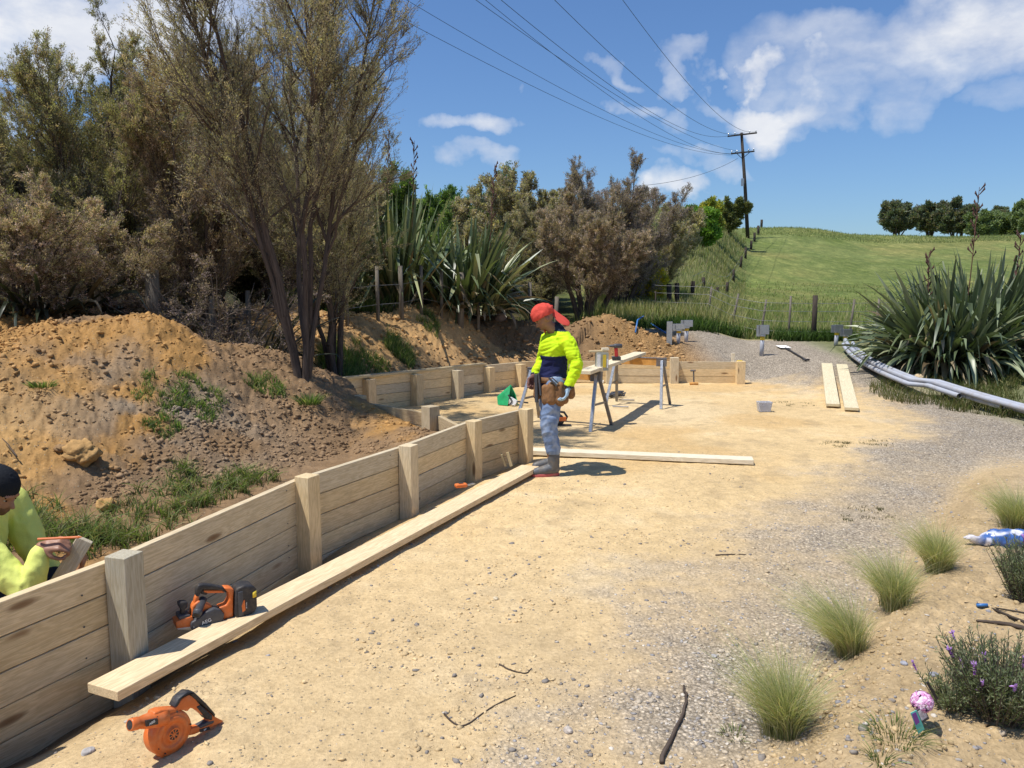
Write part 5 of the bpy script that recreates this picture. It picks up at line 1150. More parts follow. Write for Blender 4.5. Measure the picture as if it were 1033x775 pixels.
def bush_data(seed, Ht, Rad, stems=5, nb=14, ns=8, nt=5, leaves=16, up=.8, t0=.25, leafL=.035, leafW=.008, cols=None, base_r=.05, spread=.35, lean=(0, 0), bl=.36, droop=0.0, crown_lo=.0, leaf_spread=.5, dome=.12):
    """returns skeleton segments and leaf arrays in a local frame"""
    r = np.random.RandomState(seed); S = []; 
    stem_pts = []
    for s in range(stems):
        a = 2 * math.pi * (s + r.rand() * .6) / stems + r.rand(); rr_ = Rad * (.25 + .65 * r.rand()) if stems > 1 else Rad * .05
        h = Ht * (.78 + .22 * r.rand()) * (1 - dome * (rr_ / Rad) ** 2)
        tip = np.array([math.cos(a) * rr_ + lean[0], math.sin(a) * rr_ + lean[1], h]); b0 = np.array([math.cos(a), math.sin(a), 0]) * base_r * 1.1
        c1 = np.array([tip[0] * spread, tip[1] * spread, h * .45]); n = 12; t = np.linspace(0, 1, n)[:, None]
        P = (1 - t) ** 2 * b0 + 2 * t * (1 - t) * c1 + t ** 2 * tip; P[1:-1] += r.normal(size=(n - 2, 3)) * Ht * .0035
        R0 = base_r * (.6 + .5 * r.rand()); rad = R0 * (1 - np.linspace(0, 1, n)) ** .8 + .004; stem_pts.append((P, rad))
        S.append((P[:-1], P[1:], rad[:-1], rad[1:]))
    # branches
    BP = []; BD = []; BL = []
    for (P, rad) in stem_pts:
        t = t0 + (1 - t0) * r.rand(nb) ** .9; f = t * (len(P) - 1); i = np.minimum(f.astype(int), len(P) - 2); q = P[i] + (P[i + 1] - P[i]) * (f - i)[:, None]
        sd = unit(P[i + 1] - P[i]); out = rand_dirs(r, nb); out[:, 2] *= .3; radial = q.copy(); radial[:, 2] = 0; out = unit(out + unit(radial) * .5)
        d = unit(sd * up + out * .75 + np.array([0, 0, up * .35 - droop])); L_ = Ht * bl * (1 - t * .62) * r.uniform(.7, 1.25, nb)
        BP.append(q); BD.append(d); BL.append(L_)
    BP = np.concatenate(BP); BD = np.concatenate(BD); BL = np.concatenate(BL)
    def extend(P, D, Ln, k, r0, curve):
        """polyline of k segments"""
        pts = [P]; d = D; rad = [r0]
        for j in range(k):
            d = unit(d + r.normal(size=d.shape) * .14 + np.array([0, 0, curve])); pts.append(pts[-1] + d * (Ln / k)[:, None]); rad.append(r0 * (1 - (j + 1) / k) + .0012)
        for j in range(k): S.append((pts[j], pts[j + 1], rad[j], rad[j + 1]))
        return pts
    rB = np.clip(BL * .010 + .002, .003, base_r * .5); pb = extend(BP, BD, BL, 5, rB, .10 * up)
    def children(pts, n, Ls, ang, lo=.15):
        k = len(pts) - 1; P = np.stack(pts, 1); m = len(P); t = lo + (1 - lo) * r.rand(m, n); f = t * k; i = np.minimum(f.astype(int), k - 1); ii = np.arange(m)[:, None]
        q = P[ii, i] + (P[ii, i + 1] - P[ii, i]) * (f - i)[..., None]; sd = unit(P[ii, i + 1] - P[ii, i]); d = unit(sd + ang * rand_dirs(r, m * n).reshape(m, n, 3) + np.array([0, 0, .12 * up - droop * .5]))
        Lc = Ls[:, None] * (1 - .5 * t) * r.uniform(.6, 1.3, (m, n)); return q.reshape(-1, 3), d.reshape(-1, 3), Lc.ravel()
    q, d, l = children(pb, ns, BL * .50, .62, .08); ps = extend(q, d, l, 3, np.full(len(q), .0030), .08)
    q, d, l2 = children(ps, nt, l * .68, .6, .0); q1 = q + unit(d) * l2[:, None]; S.append((q, q1, np.full(len(q), .0017), np.full(len(q), .0008)))
    keep = q[:, 2] > crown_lo; q, d, l2 = q[keep], d[keep], l2[keep]
    m = len(q); t = r.rand(m, leaves); P = q[:, None] + d[:, None] * (l2[:, None] * t * 1.08)[..., None]
    D = unit(d[:, None] + leaf_spread * 1.3 * rand_dirs(r, m * leaves).reshape(m, leaves, 3)); P = P.reshape(-1, 3) + r.normal(size=(m * leaves, 3)) * leafL * .45; D = D.reshape(-1, 3)
    SS = unit(np.cross(D, rand_dirs(r, m * leaves)))
    cl = np.repeat(r.uniform(.65, 1.3, m), leaves)[:, None] * r.uniform(.75, 1.3, (m * leaves, 1)); ci = np.repeat(r.choice(len(cols), m, p=None), leaves); cc = np.array(cols)[ci] * 1.9
    # inner leaves darker and browner
    Ln = leafL * r.uniform(.6, 1.4, m * leaves); Wd = leafW * r.uniform(.7, 1.3, m * leaves)
    segs = [np.concatenate([np.broadcast_to(np.asarray(x[k], float), (len(x[0]),) + ((3,) if k < 2 else ())) for x in S]) for k in range(4)]
    return segs, (P, D, SS, Ln, Wd, cc * cl)
MANUKA = [(.205, .192, .115), (.235, .215, .135), (.175, .155, .105), (.29, .24, .18), (.22, .18, .145)]
MANUKA_BROWN = [(.20, .155, .125), (.16, .13, .095), (.27, .21, .18), (.15, .13, .08), (.33, .26, .23)]
BUSHGREEN = [(.045, .075, .020), (.06, .095, .028), (.035, .055, .018), (.08, .11, .035)]
def make_bush(name, label, cat, loc, seed, Ht, Rad, group=None, bark='bark', rz=0, split=.012, lb=1.35, ls=None, lc=None, **kw):
    fine = name == 'manuka_tree' or name == 'scrub_bush'
    if ls is None: ls = .80 if fine else 1.2
    if lc is None: lc = 1.55 if fine else 1.25
    if fine: kw['ns'] += 2; lb *= 1.75
    kw['leafL'] *= ls; kw['leafW'] *= ls * 1.1; kw['leaves'] = int(kw['leaves'] * lc)
    if kw['cols'] is not MANUKA and kw['cols'] is not MANUKA_BROWN: kw['cols'] = [tuple(x * lb * (t_ if fine else 1) for x, t_ in zip(c, (1.0, .88, 1.25))) for c in kw['cols']]
    segs, lf = bush_data(seed, Ht, Rad, **kw); t = thing(name, label, cat, loc, group, rz)
    big = segs[2] > split
    me = tubes_mesh("trunk", [s[big] for s in segs], 9, M[bark]); mesh_obj("trunk", me, None, t, False)
    me = tubes_mesh("branches", [s[~big] for s in segs], 3, M['twig'] if bark == 'bark' else M[bark]); mesh_obj("branches", me, None, t, False)
    mesh_obj("crown", quads_mesh("crown", *lf, M['leaf']), None, t, False)
    return t
def gnd(px, Y):
    x = (px - CX) / F * Y / math.cos(PITCH) * 1.0; x = at_y(px, 300, Y).x; return Vector((x, Y, Hs(x, Y) - .05))
TG = "scrubby manuka trees along the fence"
# the big multi-stemmed tree on the mound
g = on_ground(306, 379); g.z -= .08
make_bush("manuka_tree", "tall bare stemmed manuka rising from the right end of the dirt mound", "tree", g, 11, 5.4, 1.95, TG, stems=7, nb=27, ns=10, nt=5, leaves=14, t0=.30, base_r=.045, spread=.36, cols=MANUKA, leafL=.030, leafW=.007, bl=.32, lean=(-.05, .1), split=.010)
t2 = gnd(336, 12.2)
make_bush("manuka_tree", "slimmer dark trunked manuka just behind the tall one to its right", "tree", t2, 12, 4.9, 1.5, TG, stems=4, nb=26, ns=9, nt=5, leaves=14, t0=.22, base_r=.055, spread=.35, cols=MANUKA, leafL=.036, leafW=.010, bl=.34)
make_bush("manuka_tree", "broad olive manuka with rounded top at the upper left", "tree", gnd(92, 11.6), 13, 4.35, 2.0, TG, dome=.3, stems=10, nb=22, ns=9, nt=5, leaves=14, t0=.12, base_r=.07, cols=[(.070, .078, .028), (.085, .090, .036), (.055, .060, .026), (.10, .09, .045)], leafL=.038, leafW=.011, bl=.34)
make_bush("manuka_tree", "manuka at the far left edge with a thin wispy top", "tree", gnd(-12, 12.6), 14, 4.1, 2.0, TG, stems=6, nb=20, ns=8, nt=5, leaves=10, t0=.2, base_r=.06, cols=MANUKA, leafL=.036, leafW=.010, bl=.34)
make_bush("manuka_tree", "brownish feathery manuka between the broad olive one and the tall one", "tree", gnd(205, 11.3), 15, 3.7, 1.7, TG, stems=8, nb=20, ns=9, nt=5, leaves=13, t0=.10, base_r=.05, cols=[(.095, .082, .046), (.115, .098, .058), (.075, .066, .036), (.085, .082, .04)], leafL=.036, leafW=.010, bl=.38)
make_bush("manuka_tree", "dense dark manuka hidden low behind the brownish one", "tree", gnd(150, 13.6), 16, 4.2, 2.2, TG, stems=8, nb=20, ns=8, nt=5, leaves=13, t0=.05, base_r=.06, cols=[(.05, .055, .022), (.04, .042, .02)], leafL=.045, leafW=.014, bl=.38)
make_bush("manuka_tree", "dense olive manuka behind the two dark trunks", "tree", gnd(280, 14.6), 17, 4.4, 2.3, TG, stems=8, nb=20, ns=8, nt=5, leaves=13, t0=.05, base_r=.06, cols=MANUKA, leafL=.045, leafW=.014, bl=.38)
make_bush("scrub_bush", "low dry brownish scrub at the left edge behind the mound", "bush", gnd(22, 9.8), 18, 1.75, 1.35, "low dry scrub bushes", stems=9, nb=18, ns=9, nt=5, leaves=11, t0=.08, base_r=.025, cols=[(.115, .10, .065), (.15, .13, .085), (.075, .072, .04), (.09, .095, .04)], leafL=.030, leafW=.009, bl=.48, up=.35)
make_bush("scrub_bush", "low dry scrub with bare twigs just behind the mound's crest", "bush", gnd(120, 10.6), 19, 1.5, 1.4, "low dry scrub bushes", stems=9, nb=16, ns=8, nt=5, leaves=7, t0=.08, base_r=.025, cols=[(.10, .10, .045), (.075, .07, .04), (.13, .11, .07)], leafL=.030, leafW=.009, bl=.5, up=.3)
make_bush("scrub_bush", "tangled grey twiggy scrub left of the dark trunks", "bush", gnd(222, 10.6), 20, 1.9, 1.5, "low dry scrub bushes", bark='barkgrey', lb=1.0, stems=9, nb=14, ns=8, nt=4, leaves=4, t0=.08, base_r=.022, cols=[(.14, .12, .085), (.09, .085, .05)], leafL=.030, leafW=.008, bl=.5, up=.15)
make_bush("scrub_bush", "dark low growth under the trees at the left edge", "bush", gnd(-30, 11.2), 21, 2.4, 1.8, "low dry scrub bushes", stems=9, nb=16, ns=8, nt=5, leaves=12, t0=.02, base_r=.03, cols=[(.04, .04, .022), (.06, .058, .03)], leafL=.045, leafW=.014, bl=.5, up=.3)
# backing hedge behind; deep shade is put into the darkest leaf colours, so that only gaps of light show
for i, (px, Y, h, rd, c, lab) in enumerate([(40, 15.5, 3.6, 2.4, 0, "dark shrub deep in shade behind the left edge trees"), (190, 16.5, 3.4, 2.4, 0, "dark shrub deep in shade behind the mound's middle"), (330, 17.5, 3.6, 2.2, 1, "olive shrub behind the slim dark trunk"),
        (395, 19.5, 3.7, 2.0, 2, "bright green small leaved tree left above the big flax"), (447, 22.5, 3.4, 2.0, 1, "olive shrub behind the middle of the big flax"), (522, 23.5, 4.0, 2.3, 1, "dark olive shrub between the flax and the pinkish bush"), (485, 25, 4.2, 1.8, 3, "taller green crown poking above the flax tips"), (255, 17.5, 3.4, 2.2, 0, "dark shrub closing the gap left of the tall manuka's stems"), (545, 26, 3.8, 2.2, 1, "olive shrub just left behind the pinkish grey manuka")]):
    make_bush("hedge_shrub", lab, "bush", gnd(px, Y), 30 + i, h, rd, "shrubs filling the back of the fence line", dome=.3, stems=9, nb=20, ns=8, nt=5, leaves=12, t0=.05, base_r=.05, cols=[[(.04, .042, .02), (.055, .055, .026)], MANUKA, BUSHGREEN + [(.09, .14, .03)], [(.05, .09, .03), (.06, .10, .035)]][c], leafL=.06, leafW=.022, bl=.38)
make_bush("manuka_tree", "rounded pinkish grey manuka bush with dark spreading stems behind the worker", "tree", gnd(592, 18.4), 41, 3.25, 1.6, TG, dome=.40, stems=10, nb=24, ns=10, nt=5, leaves=13, t0=.36, base_r=.075, cols=MANUKA_BROWN, leafL=.042, leafW=.013, bl=.36, spread=.45, split=.014)
make_bush("manuka_tree", "taller dark manuka standing behind the pinkish grey bush", "tree", gnd(626, 22.5), 42, 4.5, 2.2, TG, dome=.3, stems=11, nb=24, ns=9, nt=5, leaves=12, t0=.12, base_r=.07, cols=[(.06, .058, .034), (.075, .068, .044), (.09, .08, .055)], leafL=.055, leafW=.015, bl=.32)
make_bush("manuka_tree", "small dark manuka left of the pinkish grey bush", "tree", gnd(546, 20.8), 43, 3.1, 1.4, TG, dome=.3, stems=9, nb=18, ns=8, nt=5, leaves=12, t0=.05, base_r=.05, cols=MANUKA, leafL=.05, leafW=.014, bl=.36)
make_bush("manuka_tree", "low olive manuka tapering down to the right of the dark one", "tree", gnd(662, 27), 44, 3.4, 1.6, TG, dome=.5, stems=9, nb=18, ns=8, nt=5, leaves=12, t0=.05, base_r=.05, cols=MANUKA, leafL=.06, leafW=.018, bl=.36)
make_bush("gorse_bush", "yellow green gorse bush low beside the long grass", "bush", gnd(655, 24), 45, 1.7, .85, None, stems=7, nb=14, ns=7, nt=5, leaves=14, t0=.05, base_r=.04, cols=[(.22, .19, .02), (.13, .13, .03), (.30, .25, .02)], leafL=.06, leafW=.02, bl=.4)
make_bush("round_bush", "bright green rounded bush on the grassy ridge", "bush", on_ground(708, 252), 46, 3.0, 1.3, "bushes on the grassy ridge", stems=6, nb=16, ns=7, nt=5, leaves=14, t0=.0, base_r=.05, cols=[(.075, .13, .02), (.10, .16, .025), (.05, .09, .02)], leafL=.16, leafW=.07, bl=.4, up=.4)
make_bush("round_bush", "olive bush with a ragged top at the foot of the power pole", "bush", on_ground(735, 236), 47, 3.4, 1.9, "bushes on the grassy ridge", stems=7, nb=16, ns=7, nt=5, leaves=12, t0=.0, base_r=.05, cols=[(.075, .085, .03), (.05, .06, .025), (.10, .10, .045)], leafL=.17, leafW=.07, bl=.4, up=.5)
make_bush("round_bush", "yellowish flowering bush just above the bright green one", "bush", on_ground(715, 240), 48, 3.0, 1.2, "bushes on the grassy ridge", stems=6, nb=14, ns=7, nt=4, leaves=12, t0=.0, base_r=.05, cols=[(.20, .18, .03), (.10, .12, .03)], leafL=.16, leafW=.07, bl=.4, up=.4)
make_bush("round_bush", "dark bush on the ridge left of the bright green one", "bush", on_ground(684, 262), 49, 3.0, 1.6, "bushes on the grassy ridge", stems=7, nb=16, ns=7, nt=5, leaves=12, t0=.0, base_r=.05, cols=MANUKA, leafL=.12, leafW=.045, bl=.4, up=.5)
# skyline trees on the right
ST = "trees on the right skyline"
for i, (px, py, Y, h, rd, lab, cl) in enumerate([(905, 236, 135, 5.6, 3.0, "leftmost rounded tree on the right skyline", 0), (938, 238, 140, 6.6, 2.0, "narrow open crowned tree second from left on the skyline", 0), (966, 240, 135, 6.8, 3.2, "broad dark tree behind the flax flower stalks", 0), (990, 240, 128, 4.2, 2.8, "lower green tree right of the broad dark one", 1), (1018, 240, 132, 5.2, 3.4, "green tree near the right edge of the skyline", 1), (1050, 240, 125, 7.2, 4.4, "largest green tree cut by the right edge", 1), (1006, 239, 150, 5.2, 1.8, "small dark tree filling the gap between the two green ones", 0)]):
    b = at_y(px, py, Y); make_bush("gum_tree", lab, "tree", (b.x, b.y, b.z - 1.2), 60 + i, h + 1.2, rd, ST, lb=2.2, dome=.35, stems=6, nb=18, ns=7, nt=5, leaves=14, t0=.30, base_r=.22, spread=.4, cols=[[(.030, .040, .026), (.045, .052, .032), (.05, .045, .03)], [(.045, .06, .028), (.055, .068, .032)]][cl], leafL=.30, leafW=.15, bl=.34, up=.5, crown_lo=h * .30)  # lb lightens the leaf colours for distance haze

# ---------------------------------------------------------------- flax
def flax_data(seed, n, Ln, Wd, base_r, cols, droop=(.5, 1.6), dead=.12, fan=1.0, nseg=9, el=(35, 88)):
    r = np.random.RandomState(seed); V = []; Fc = []; C = []; k0 = 0
    for i in range(n):
        az = r.rand() * 6.283; e = R(r.uniform(*el)); rr_ = base_r * math.sqrt(r.rand()); 
        l = Ln * r.uniform(.55, 1.1) * (.8 + .2 * math.sin(e)); w_ = Wd * r.uniform(.7, 1.2); isdead = r.rand() < dead
        p = np.array([math.cos(az) * rr_, math.sin(az) * rr_, 0.0]); az2 = az + r.normal() * .45
        if isdead: e = R(r.uniform(10, 60)); l *= .8
        d = np.array([math.cos(az2) * math.cos(e), math.sin(az2) * math.cos(e), math.sin(e)])
        dr = r.uniform(*droop) * (1.4 if isdead else 1) * (1.25 - math.sin(e)); kink = r.randint(4, nseg) if r.rand() < .36 else 99
        tw = r.normal() * .5; c0 = np.array(cols[r.randint(len(cols))]) * r.uniform(.75, 1.3)
        if isdead: c0 = np.array([(.30, .23, .13), (.20, .15, .09), (.42, .34, .22)][r.randint(3)]) * r.uniform(.7, 1.2)
        for j in range(nseg + 1):
            t = j / nseg; side = np.cross(d, [0, 0, 1.0]); side /= max(np.linalg.norm(side), 1e-6); nrm_ = np.cross(side, d)
            s2 = side * math.cos(tw) + nrm_ * math.sin(tw); n2 = np.cross(s2, d)
            ww = w_ * (.55 + .9 * t) if t < .35 else w_ * (1 - ((t - .35) / .65) ** 2.2) * .98 + .002
            f = (1 - t) * .55 + .12
            V += [p - s2 * ww * .5 + n2 * ww * f * .4, p, p + s2 * ww * .5 + n2 * ww * f * .4]
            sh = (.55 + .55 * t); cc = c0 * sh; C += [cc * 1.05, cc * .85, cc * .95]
            if j: b = k0 + 3 * j; Fc += [(b - 3, b - 2, b + 1, b), (b - 2, b - 1, b + 2, b + 1)]
            step = l / nseg; bend = dr * (t ** 1.3) * .42
            if j == kink: bend += 1.1
            d = d + np.array([0, 0, -bend]); d /= np.linalg.norm(d); p = p + d * step
        k0 += 3 * (nseg + 1)
    return np.array(V), np.array(Fc), np.clip(np.array(C), 0, 1)
def flax(name, label, loc, seed, parts, group=None, stalks=()):
    t = thing(name, label, "flax", loc, group)
    Vs = []; Fs = []; Cs = []; k = 0
    for (ox, oy, oz, n, Ln, Wd, br, cols, kw) in parts:
        seed += 1; V, Fc, C = flax_data(seed, n, Ln, Wd, br, cols, **kw); Vs.append(V + np.array([ox, oy, oz])); Fs.append(Fc + k); Cs.append(C); k += len(V)
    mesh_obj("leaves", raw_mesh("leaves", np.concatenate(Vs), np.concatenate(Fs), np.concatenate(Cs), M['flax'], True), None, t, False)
    r = np.random.RandomState(seed)
    for (ox, oy, h, lx) in stalks:
        mb = MB(); P = [Vector((ox + lx * (k / 8) ** 1.5, oy + .02 * math.sin(k), h * k / 8)) for k in range(9)]; mb.tube(P, [.016 * (1 - k / 11) for k in range(9)], 6, (.14, .075, .05))
        for k in range(18):
            f = .62 + .38 * k / 18; p = Vector((ox + lx * f ** 1.5, oy, h * f)); a = r.rand() * 6.28; q = p + Vector((math.cos(a) * .08, math.sin(a) * .08, .10)); mb.tube([p, p * .4 + q * .6, q, q + Vector((0, 0, .045))], [.007, .012, .019, .004], 5, (.10, .055, .045))
        mb.build("flower_stalk", M['cloth'], t, local=True)
    return t
FG = [(.12, .16, .07), (.14, .19, .085), (.09, .12, .055), (.22, .27, .13), (.36, .38, .20)]
FG2 = [(.10, .135, .07), (.13, .17, .085), (.075, .10, .055), (.20, .245, .13), (.28, .31, .18)]
gx = gnd(966, 14.7)
flax("flax_bush", "huge arching flax beside the gravel drive at the right edge", gx, 80, [(0, 0, 0, 700, 2.12, .11, .55, FG2, dict(el=(22, 84), droop=(.35, 1.35), dead=.09)), (.9, .4, 0, 460, 2.3, .105, .5, FG2, dict(el=(30, 86), droop=(.25, 1.1), dead=.06)), (-.35, .0, 0, 260, 1.75, .10, .35, FG, dict(el=(25, 65), droop=(.6, 1.6), dead=.32)), (1.2, -.1, 0, 260, 1.75, .10, .4, FG2, dict(el=(20, 65), droop=(.6, 1.6), dead=.32))], None,
     stalks=[(.22, .1, 3.45, .12), (-.45, .2, 2.25, -.02), (1.2, .3, 2.6, .12)])
flax("flax_bush", "left half of the tall pale green flax behind the far timber wall", gnd(400, 16.4), 90, [(0, 0, 0, 300, 2.5, .095, .5, FG, dict(el=(40, 88), droop=(.15, .8), dead=.10)), (-.6, .3, .2, 160, 2.3, .095, .4, FG, dict(el=(30, 85), droop=(.3, 1.2), dead=.2))], "big flaxes behind the far wall", stalks=[(-.2, 0, 3.6, .1), (.3, .2, 3.5, .1), (-.5, 0, 3.4, -.05)])
flax("flax_bush", "right half of the tall green flax, nearest the worker's head", gnd(464, 16.6), 95, [(0, 0, 0, 330, 2.05, .10, .55, FG + [(.06, .10, .045)], dict(el=(35, 88), droop=(.2, 1.0), dead=.12)), (.45, .1, 0, 170, 1.35, .08, .4, FG, dict(el=(15, 70), droop=(.4, 1.4), dead=.28))], "big flaxes behind the far wall", stalks=[(.6, 0, 3.1, .15)])
flax("dead_flax", "dry flattened flax with bleached leaves at the left edge under the trees", gnd(35, 10.2), 100, [(0, 0, 0, 170, 1.5, .06, .6, [(.035, .045, .025), (.05, .06, .03)], dict(el=(5, 45), droop=(.2, .9), dead=.35))], "dry flaxes in the shade of the trees")
flax("dead_flax", "dry flax with hanging bleached leaves just left of the dark trunks", gnd(238, 11.2), 105, [(0, 0, 0, 100, 1.7, .06, .5, [(.04, .05, .03)], dict(el=(20, 70), droop=(.5, 1.5), dead=.5))], "dry flaxes in the shade of the trees")
flax("dead_flax", "dry shaded flax behind the mound's crest", gnd(120, 12.0), 108, [(0, 0, 0, 110, 1.6, .055, .7, [(.05, .06, .03)], dict(el=(10, 60), droop=(.3, 1.2), dead=.35))], "dry flaxes in the shade of the trees")

# ---------------------------------------------------------------- blades of grass
def blades(name, P, Hh, Wd, lean, cols, seed, mat='blade', nseg=3, wind=(0, 0)):
    r = np.random.RandomState(seed); n = len(P); Wd = np.broadcast_to(Wd, n); az = r.rand(n) * 6.283; ln = lean * r.uniform(.2, 1.4, n); d = np.stack([np.cos(az) * ln + wind[0], np.sin(az) * ln + wind[1], np.ones(n)], -1)
    side = unit(np.cross(unit(d), rand_dirs(r, n))); V = []; C = []
    c0 = np.array(cols)[r.randint(0, len(cols), n)] * r.uniform(.75, 1.25, (n, 1))
    for j in range(nseg + 1):
        t = j / nseg; hor = d.copy(); hor[:, 2] = 0; q = P + np.array([0, 0, 1.0]) * (Hh * t * (1 - .25 * t * ln))[:, None] + hor * (Hh * t * t)[:, None]
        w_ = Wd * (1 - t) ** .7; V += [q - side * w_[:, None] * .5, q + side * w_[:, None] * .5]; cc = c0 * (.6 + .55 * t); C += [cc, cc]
    V = np.stack(V, 1).reshape(-1, 3); C = np.stack(C, 1).reshape(-1, 3); k = 2 * (nseg + 1); Fq = np.concatenate([np.array([[2 * j, 2 * j + 1, 2 * j + 3, 2 * j + 2]]) for j in range(nseg)])
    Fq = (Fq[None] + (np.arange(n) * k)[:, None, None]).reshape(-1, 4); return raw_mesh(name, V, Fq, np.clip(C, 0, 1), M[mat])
def field(n, az0, az1, y0, y1, fn=None, power=1.0):
    u = rs.rand(n); y = 1 / (1 / y1 + (1 / y0 - 1 / y1) * u) if power == 1 else y0 + (y1 - y0) * u ** power; az = rs.uniform(az0, az1, n); x = (az - CX) / F * y
    if fn is not None: k = rs.rand(n) < fn(x, y); x, y = x[k], y[k]
    return np.column_stack([x, y, H(x, y) - .01])
GR = [(.22, .28, .085), (.26, .31, .10), (.18, .24, .07), (.36, .35, .15), (.31, .33, .13)]
STRAW = [(.42, .38, .18), (.33, .33, .14), (.50, .45, .25)]
FLp = [(px, on_ground(px, yb)) for px, yb in [(675, 317), (698, 302), (724, 299), (733, 297), (740, 284), (747, 270), (752, 261), (757.6, 252), (761, 244), (765, 237), (768, 230)]]
FLy = np.array([q.y for _, q in FLp]); FLa = np.array([a for a, _ in FLp]); o_ = np.argsort(FLy); FLy = FLy[o_]; FLa = FLa[o_]
def short_by_fence(P):
    az = CX + F * P[:, 0] / P[:, 1]; near = np.exp(-((az - np.interp(P[:, 1], FLy, FLa)) / 9.0) ** 2) * (P[:, 1] > 22); return 1 - .85 * near
P = field(80000, 600, 1060, 19.3, 60, lambda x, y: (.3 + .7 * (vnoise(x * .9, y * .9, 7))) * (1 - .75 * sst(y, 24, 45) * (CX + F * x / y > 750))); s = rs.rand(len(P))
me = blades("long_grass", P, (.16 + .34 * s ** 1.5) * short_by_fence(P) * (1 - .5 * sst(P[:, 1], 24, 40)), .010 + P[:, 1] * .0009, .30, [tuple(1.25 * x for x in c) for c in GR] + STRAW, 201); tag(mesh_obj("long_grass", me), "long seeding grass along the wire fence and lower paddock", "grass", kind='stuff')
P = field(9000, 745, 1060, 100, 118); me = blades("paddock_grass", P, .10 + .25 * rs.rand(len(P)), .04 + P[:, 1] * .0003, .35, [(.30, .35, .13), (.32, .37, .14), (.28, .33, .12), (.37, .38, .18)], 202, nseg=2); tag(mesh_obj("paddock_grass", me), "sunlit paddock grass covering the hill up to the skyline", "grass", kind='stuff')
P = field(36000, 590, 760, 20, 95, lambda x, y: np.where((CX + F * x / y) < 750, 1, 0)); me = blades("ridge_grass", P, (.22 + .40 * rs.rand(len(P))) * short_by_fence(P), .014 + P[:, 1] * .0009, .3, STRAW + GR[:2] + STRAW, 203); tag(mesh_obj("ridge_grass", me), "dry straw coloured long grass on the ridge left of the uphill fence", "grass", kind='stuff')
# weeds at the feet of the fence
P = field(9000, 640, 900, 18.6, 20.2, lambda x, y: (vnoise(x * 1.5, y * 2, 17) > .3) * (np.abs(y - 19.4) < .6)); me = blades("fence_weeds", P, .12 + .25 * rs.rand(len(P)), .035, .6, [(.07, .13, .03), (.10, .17, .04), (.05, .09, .02)], 204); tag(mesh_obj("fence_weeds", me), "low leafy weeds at the edge of the gravel below the fence", "weeds", kind='stuff')
def bank_ok(x, y): sF = poly_sd(x, y, FWext)[0]; return (sF > 2.2) & (sF < 4.6) & (vnoise(x * 1.2, y * 1.2, 27) > .35)
P = field(40000, 280, 660, 12, 19.5, bank_ok); me = blades("bank_grass", P, .10 + .35 * rs.rand(len(P)), .018, .4, [(.07, .12, .03), (.10, .15, .04), (.15, .17, .06)], 205); tag(mesh_obj("bank_grass", me), "green grass along the top of the far earth bank", "grass", kind='stuff')
# grass clumps, each one a plant
def clump(name, label, cat, loc, n, h, rad, lean, cols, seed, w_=.005, group=None, wind=(0, 0), nseg=4):
    r = np.random.RandomState(seed); a = r.rand(n) * 6.283; q = rad * np.sqrt(r.rand(n)); P = np.column_stack([np.cos(a) * q, np.sin(a) * q, np.zeros(n)])
    if rad > .12 and n < 4000:
        cl_ = rad * (r.rand(n // 14 + 2, 2) * 2 - 1) * .75; k_ = r.randint(0, len(cl_), n); P[:, :2] = cl_[k_] + r.normal(size=(n, 2)) * .025
    if rad > .12: P[:, 2] = H(P[:, 0] + loc[0], P[:, 1] + loc[1]) - loc[2]
    me = blades(name, P, h * r.uniform(.45, 1.1, n), np.full(n, w_), lean, cols, seed, nseg=nseg, wind=wind); o = mesh_obj(name, me); o.location = loc; return tag(o, label, cat, group)
WG = [(.15, .24, .065), (.20, .30, .08), (.12, .18, .05), (.32, .32, .15)]
for i, (px, py, n, h, rd, lean, lab) in enumerate([(560 / 2.95 + 5, 408, 600, .10, .32, .9, "largest patch of green weeds on the brown face of the mound"), (270, 391, 420, .10, .22, .8, "bright green weed patch near the foot of the tall manuka"), (312, 408, 260, .14, .12, .8, "small grey green weed tuft at the right side of the mound"),
        (165, 383 + 16, 500, .07, .30, .7, "thin weeds scattered at the left of the mound's biggest weed patch"), (165, 432, 300, .08, .16, .8, "tiny weed patch low on the brown mound face"), (43, 391, 150, .07, .1, .8, "sparse weeds on the yellow left shoulder of the mound")]):
    g = on_ground(px, py); clump("weed_patch", lab, "weeds", g, n, h, rd, lean, WG, 300 + i, .010, "weed patches on the mound")
for i, (px, py, n, h, rd, lab) in enumerate([(45, 546, 1500, .26, .30, "long bright grass tuft beside the crouching worker's shoulder"), (82, 552, 800, .22, .22, "grass tuft just above the crouching worker's hands"), (118, 548, 800, .18, .25, "ragged grass at the top of the first wall post"), (160, 520, 1400, .17, .40, "dark green weeds behind the first bay of the near wall"), (205, 500, 1400, .17, .40, "weeds behind the middle of the near wall's second bay"), (248, 490, 900, .18, .28, "grass tuft overhanging the near wall before its second post"), (25, 520, 700, .22, .2, "grass tuft right beside the black beanie")]):
    g = on_ground(px, py); clump("grass_tuft", lab, "grass tuft", g, int(n * .38), h * .9, rd, 1.0, [(.18, .26, .07), (.24, .32, .10), (.12, .17, .05), (.36, .35, .18), (.18, .16, .09)], 320 + i, .009, "grass tufts behind the near wall")
